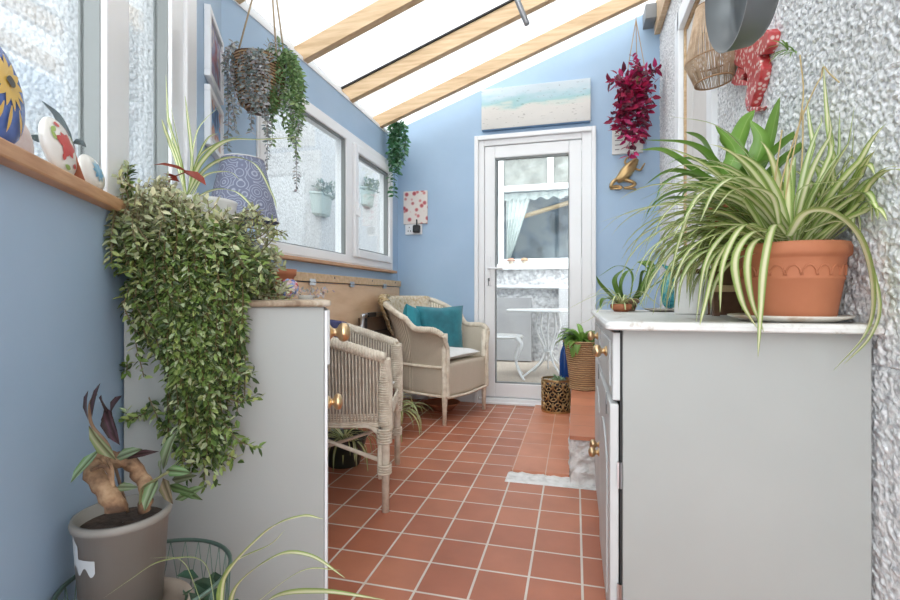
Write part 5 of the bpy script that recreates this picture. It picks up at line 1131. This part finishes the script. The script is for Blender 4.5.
m = M(); m.tube(spline([(-1.255, YB-.03, 1.43), (-1.255, YB-.03, 1.455), (-1.257, YB-.026, 1.475)], 5), .006, 8); m.box((-1.265, YB-.057, 1.39), (-1.245, YB-.054, 1.41)); m.build('flex', bpy.data.materials['black_plastic'], t)
# plaque behind the crimson plant
a = P(612, 155, Y=YB-.01); b = P(643, 128, Y=YB-.01); m = M(); m.box((a.x, YB-.022, a.z), (b.x, YB-.002, b.z)); t = thing('wall_plaque', 'small white plaque with dark writing marks behind the crimson hanging plant', 'plaque', (a.x, YB, a.z)); m.build('board', WPOT, t, bevel=.003)
m = M(); 
for k in range(5): z = a.z+.03+k*.034; m.box((a.x+.02, YB-.0235, z), (a.x+.05+.012*(k % 3), YB-.0218, z+.007))
m.build('marks', mat('grey_ink', (.25, .24, .25), .7), t)
# golden frog
yy = YB-.03; t = thing('frog_ornament', 'golden frog ornament climbing the blue wall under the crimson plant', 'ornament', P(625, 175, Y=YB-.02))
def W(u, v, o=0): return P(u, v, Y=yy-o)
m = M(); body = resample(spline([W(617, 181), W(622, 177), W(628, 170), W(633, 164), W(637, 159)], 6), 22)
m.tube(body, [.012+.033*sin(pi*min(1, (k+1)/21*.86+.06)) for k in range(22)], 14)
m.ball(W(633, 161, .025), .007, 8); m.ball(W(637, 164, .025), .007, 8); m.build('body', GOLD, t, smooth=True)
def limb(p, r): q = spline([W(*x) for x in p], 5); return M().tube(q, [r*(1-.55*k/len(q)) for k in range(len(q))], 8)
for p, r in (([(619, 178, 0), (613, 182, .015), (611, 187, .01), (617, 186, 0), (622, 188, 0), (610, 189, -.01)], .015), ([(622, 179, 0), (630, 181, .015), (635, 184, .01), (630, 187, 0), (624, 188, 0), (636, 189, -.01)], .015), ([(630, 166, 0), (625, 163, .01), (627, 158, 0), (633, 156, 0)], .009), ([(634, 168, 0), (640, 170, .01), (643, 166, 0), (645, 163, 0)], .009)):
    limb(p, r).build('leg', GOLD, t, smooth=True)
# red spotted frog plaque on the pebbledash
RS = mat('red_spotted_glaze', (.5, .05, .05), .25); n_, l_, b_ = nt(RS); co_ = coords(RS, kind='Pos')
v1 = n_.new('ShaderNodeTexVoronoi'); v1.inputs['Scale'].default_value = 62; v1.feature = 'F1'; l_.new(co_, v1.inputs['Vector']); l_.new(ramp(RS, v1.outputs[0], [(.0, (.76, .62, .58)), (.30, (.70, .46, .42)), (.42, (.52, .08, .08)), (1, (.42, .03, .035))]), b_.inputs['Base Color'])
def zpx(x, y): return (720+x/6.31, 20+y/6.31)
def wall_pts(l): return [P(*zpx(x, y), X=XR-.014) for x, y in l]
t = thing('lizard_ornament', 'red ceramic gecko with pale spots mounted on the pebbledash wall', 'ornament', P(755, 65, X=XR-.02))
body = wall_pts([(115, 175), (160, 150), (215, 130), (262, 125), (285, 200), (300, 240), (312, 300), (300, 360), (280, 430), (255, 490), (238, 545), (205, 555), (200, 500), (208, 450), (215, 400), (215, 350), (190, 310), (135, 285), (112, 240)])
m = M().prism(body, (-.022, 0, 0), (.010, 0, 0)); m.build('body', RS, t, bevel=.006, seg=3)
m = M().prism(wall_pts([(255, 130), (300, 105), (318, 72), (345, 55), (365, 75), (360, 110), (356, 150), (345, 175), (322, 212), (292, 222), (268, 200)]), (-.024, 0, 0), (.010, 0, 0)); m.build('head', RS, t, bevel=.005, seg=3)
m = M().prism(wall_pts([(150, 290), (205, 318), (160, 372), (215, 384), (215, 412), (130, 412), (106, 398), (110, 370), (135, 335)]), (-.020, 0, 0), (.008, 0, 0)); m.build('leg', RS, t, bevel=.004)
m = M().prism(wall_pts([(205, 540), (236, 545), (285, 545), (272, 572), (235, 585), (203, 570)]), (-.018, 0, 0), (.008, 0, 0)); m.build('foot', RS, t, bevel=.003)
# rattan pendant
RT_ = mat('rattan_strands', (.46, .33, .22), .7); noisy(RT_, 30, [(.3, (.36, .24, .15)), (.7, (.58, .44, .31))])
t = thing('pendant_lamp', 'rattan strand pendant lampshade hanging in front of the white framed house door', 'pendant lamp', V((.46, 1.9, 1.68)))
rc_ = P(713, 0, d=1.82); RC = V((rc_.x-.005, rc_.y, 0)); zb_ = .84+1.82*(297-82)/478; zm_ = .84+1.82*(297-60)/478; zt_ = .84+1.82*(297-5)/478
RBt = Matrix.Translation(V((RC.x, RC.y, zm_))) @ Matrix.Rotation(radians(-6), 4, 'Y'); m = M()
r1, r2, r3 = .066, .090, .032
for k in range(110):
    a = 2*pi*k/110+rnd(-.02, .02); b_2 = a+rnd(-.05, .05)
    m.tube([RBt @ V((cos(a)*r3, sin(a)*r3, zt_-zm_)), RBt @ V((cos(a)*(r2+.002), sin(a)*(r2+.002), .002)), RBt @ V((cos(b_2)*r1, sin(b_2)*r1, zb_-zm_))], .0016, 5)
m.build('shade', RT_, t, smooth=True)
for r, z, w in ((r2, 0, .0035), (r1, zb_-zm_, .0035), (r3, zt_-zm_, .003)):
    m = M(); m.tube([RBt @ V((cos(2*pi*k/40)*r, sin(2*pi*k/40)*r, z)) for k in range(40)], w, 6, closed=True)
    m.build('ring', noisy(mat('dark_rattan', (.30, .18, .09), .6), 20), t, smooth=True)
m = M(); tp = RBt @ V((0, 0, zt_-zm_)); m.tube([tp, V((tp.x, tp.y, roof_z(tp.x)-.0))], .003, 6); m.tube([tp+V((-r3, 0, 0)), tp+V((r3, 0, 0))], .003, 6); m.build('cord', WPOT, t)
m = M(); m.ball(tp-V((0, 0, .07)), (.022, .022, .03), 14); m.tube([tp, tp-V((0, 0, .04))], .012, 10); m.build('bulb', mat('bulb_glass', (.75, .75, .73), .2), t, smooth=True)
# grey metal shade, near and high right
c = P(725, -10, d=1.0); nrm = (-RT*.98+FW*.19+V((0, 0, -.10))).normalized(); a_ = V((0, 0, 1))-nrm*nrm.z; a_.normalize(); b2 = nrm.cross(a_)
gm = frame_mx(c, a_, b2, nrm); t = thing('metal_lampshade', 'grey metal drum lampshade at the top right in front of the pebbledash wall', 'lampshade', c)
R = .120; m = M(); m.lathe([(R, 0), (R*.97, -.05), (R*.9, -.062), (.001, -.064), (.001, -.061), (R*.88, -.059), (R*.95, -.048), (R-.0025, 0), (R, 0)], (0, 0, 0), 64)
m.v = [gm @ p for p in m.v]; m.build('shade', IRON, t, smooth=True)
m = M(); p0 = gm @ V((R*.98, 0, -.03)); m.tube([p0, V((p0.x, p0.y, roof_z(p0.x)))], .004, 8); m.build('cord', bpy.data.materials['black_plastic'], t)
# metal rod from the roof
m = M(); a = P(514, -8, d=2.0); b = P(527, 24, d=1.96); z = roof_z(a.x); top = a+(a-b)*((z-a.z)/(a.z-b.z)); m.tube([top, b], .0115, 14); tag(m.build('metal_rod', mat('grey_tube', (.36, .37, .39), .35, .5), smooth=True), 'grey metal rod hanging down from the roof between the rafters', 'rod')

# ------------------------------------------------------------------ on the floor
random.seed(60)
def leafy_dome(m, c, n, R, k, w, cols, up=.4, flat=1):
    for i in range(n):
        d = rv(); d.z = abs(d.z)*flat+up*.3; d.normalize(); p = V(c)+d*R*rnd(.1, .55); leaf(m, p, d+V((0, 0, -.1)), V((0, 0, 1))+rv()*.6, k*rnd(.7, 1.2), w*rnd(.8, 1.2), vary(random.choice(cols), .2), cup=.25)
# gold lantern pot
gc = V((-.133, 3.545, .016)); t = thing('lantern_pot', 'gold pierced metal pot with a tiny succulent standing before the glazed door', 'pot', gc)
m = M(); R = .102; Hh = .235
def cy(a, z): return gc+V((cos(a)*R, sin(a)*R, z))
for z0, z1 in ((0, .014), (.222, .236)):
    m = M(); m.lathe([(R-.003, z0), (R+.003, z0), (R+.003, z1), (R-.003, z1), (R-.003, z0)], gc, 48); m.build('rim', GOLD, t)
m = M(); nC = 9; 
for r_ in range(3):
    for q in range(nC):
        a0 = 2*pi*(q+.5*(r_ % 2))/nC; z0 = .045+r_*.072
        m.tube([cy(a0+.30*cos(b)/1.0*.98, z0+.031*sin(b)) for b in [2*pi*k/16 for k in range(16)]], .0034, 5, closed=True)
        for k in range(4):
            b = pi/2*k+pi/4; m.tube([cy(a0+.05*cos(b), z0+.006*sin(b)), cy(a0+.20*cos(b+.3), z0+.020*sin(b+.3)), cy(a0+.29*cos(b), z0+.030*sin(b))], .004, 5)
        m.tube([cy(a0, z0+.031), cy(a0, z0+.041)], .004, 5); m.tube([cy(a0+.35, z0-.03), cy(a0+.35, z0+.03)], .004, 5)
m.build('pierced_body', GOLD, t, smooth=True)
M().lathe([(.001, 0), (.088, 0), (.088, .19), (.080, .19), (.001, .17)], gc, 30).build('inner_pot', noisy(mat('black_inner', (.03, .022, .018), .7), 5), t)
m = M(); leafy_dome(m, gc+V((.02, 0, .20)), 40, .05, .05, .018, [(.30, .45, .26), (.45, .58, .40)], .8); m.build('succulent', LEAF, t)
# wicker basket plant on the step
bc = V((.055, 3.33, .225)); t = thing('basket_plant', 'green leafy plant in a wicker basket on the tiled step', 'potted plant', bc)
m = M(); m.lathe([(.001, 0), (.082, 0), (.088, .02), (.125, .30), (.128, .315), (.118, .315), (.11, .29), (.001, .28)], bc, 40); m.build('basket', BASKL, t, smooth=True)
for r_, z_ in ((.125, .315), (.086, .010)):
    m = M(); braid(m, [bc+V((cos(2*pi*k/90)*r_, sin(2*pi*k/90)*r_, z_)) for k in range(91)], .0055, .0055, 20); m.build('braided_rim', BASKL, t, smooth=True)
m = M()
for k in range(60):
    a = rnd(0, 2*pi); ribbon(m, blade_path(bc+V((cos(a)*.03, sin(a)*.03, .30)), a, rnd(.2, 1.35), rnd(.12, .22), rnd(1.2, 3), 8), rnd(.03, .05), 0, tuple([rnd(.7, 1.3)]*3), fold=.3, base=.25)
m.build('foliage', GREENB, t, smooth=True)
m = M(); bl = V((-.075, 3.655, .016)); m.lathe([(.001, 0), (.036, 0), (.038, .01), (.038, .36), (.030, .42), (.014, .46), (.014, .53), (.018, .535), (.018, .55), (.001, .55)], bl, 28); tag(m.build('blue_bottle', mat('cobalt_glass', (.008, .05, .22), .1), smooth=True), 'tall cobalt blue bottle between the gold pot and the wicker basket', 'bottle')
# terracotta dish beneath the corner chair
a = P(442, 409, Z=0); m = M(); m.lathe([(.001, 0), (.08, 0), (.125, .045), (.135, .048), (.137, .055), (.12, .055), (.07, .012), (.001, .010)], (a.x, a.y, 0), 44); tag(m.build('terracotta_dish', TERRA, smooth=True), 'shallow terracotta dish on the floor beneath the corner armchair', 'dish')
# two floor spider plants
pa = V((-1.13, 2.20, 0)); t = thing('potted_spider_plant', 'spider plant in a dark green bowl beneath the wicker armchair by the cabinet', 'potted plant', pa)
M().lathe([(.001, 0), (.08, 0), (.115, .13), (.12, .14), (.112, .14), (.108, .12), (.001, .12)], pa, 36).build('bowl', noisy(mat('dark_green_glaze', (.035, .045, .035), .35), 5), t, smooth=True)
m = M(); spider(m, pa+V((0, 0, .13)), 40, .16, .30, .010, .015, 61, (0, 2*pi), (.2, .8), (2.2, 3.4)); m.v = [V((p.x, p.y, max(.003, min(p.z, .33)))) for p in m.v]; m.build('foliage', SPIDER, t, smooth=True)
pb = V((-1.10, 2.78, 0)); t = thing('potted_spider_plant', 'spider plant on the floor between the two wicker armchairs', 'potted plant', pb)
M().lathe([(.001, 0), (.05, 0), (.07, .11), (.075, .115), (.068, .115), (.06, .10), (.001, .10)], pb, 32).build('pot', TERRA, t, smooth=True)
m = M(); spider(m, pb+V((0, 0, .11)), 46, .18, .34, .010, .015, 62, (0, 2*pi), (.4, 1.3), (2, 3.2)); m.v = [V((max(p.x, XL+.03), p.y, max(.003, p.z))) for p in m.v]; m.build('foliage', SPIDER, t, smooth=True)

# ------------------------------------------------------------------ light, camera
w = bpy.data.worlds.new('overcast_sky_with_fill'); S.world = w; w.use_nodes = True; n = w.node_tree.nodes; l = w.node_tree.links; bg = n['Background']
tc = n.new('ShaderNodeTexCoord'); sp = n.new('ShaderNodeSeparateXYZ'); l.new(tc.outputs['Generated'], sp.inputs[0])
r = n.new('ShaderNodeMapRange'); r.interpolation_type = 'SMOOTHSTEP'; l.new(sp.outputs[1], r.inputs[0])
r.inputs[1].default_value = -.75; r.inputs[2].default_value = .05; r.inputs[3].default_value = SKYF; r.inputs[4].default_value = SKYZ   # sky raised behind the viewer as added fill for the room
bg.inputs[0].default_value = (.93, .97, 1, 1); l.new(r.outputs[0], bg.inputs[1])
sd = bpy.data.lights.new('soft_sun', 'SUN'); sd.energy = 1.0; sd.angle = radians(25); sd.color = (1, .97, .93); so = bpy.data.objects.new('soft_sun', sd); COL.objects.link(so); so.rotation_euler = (radians(28), radians(-18), 0)
cd = bpy.data.cameras.new('camera'); cam = bpy.data.objects.new('camera', cd); COL.objects.link(cam); S.camera = cam
cd.sensor_width = 36; cd.lens = F/900*36; cd.shift_y = -3/900; cd.clip_start = .02; cam.location = (0, 0, EYE); cam.rotation_euler = (radians(90), 0, TH)
S.view_settings.view_transform = 'Standard'; S.view_settings.look = 'None'; S.view_settings.exposure = EXPO; S.view_settings.gamma = 1
S.cycles.max_bounces = 10; S.cycles.diffuse_bounces = 5; S.cycles.transparent_max_bounces = 16
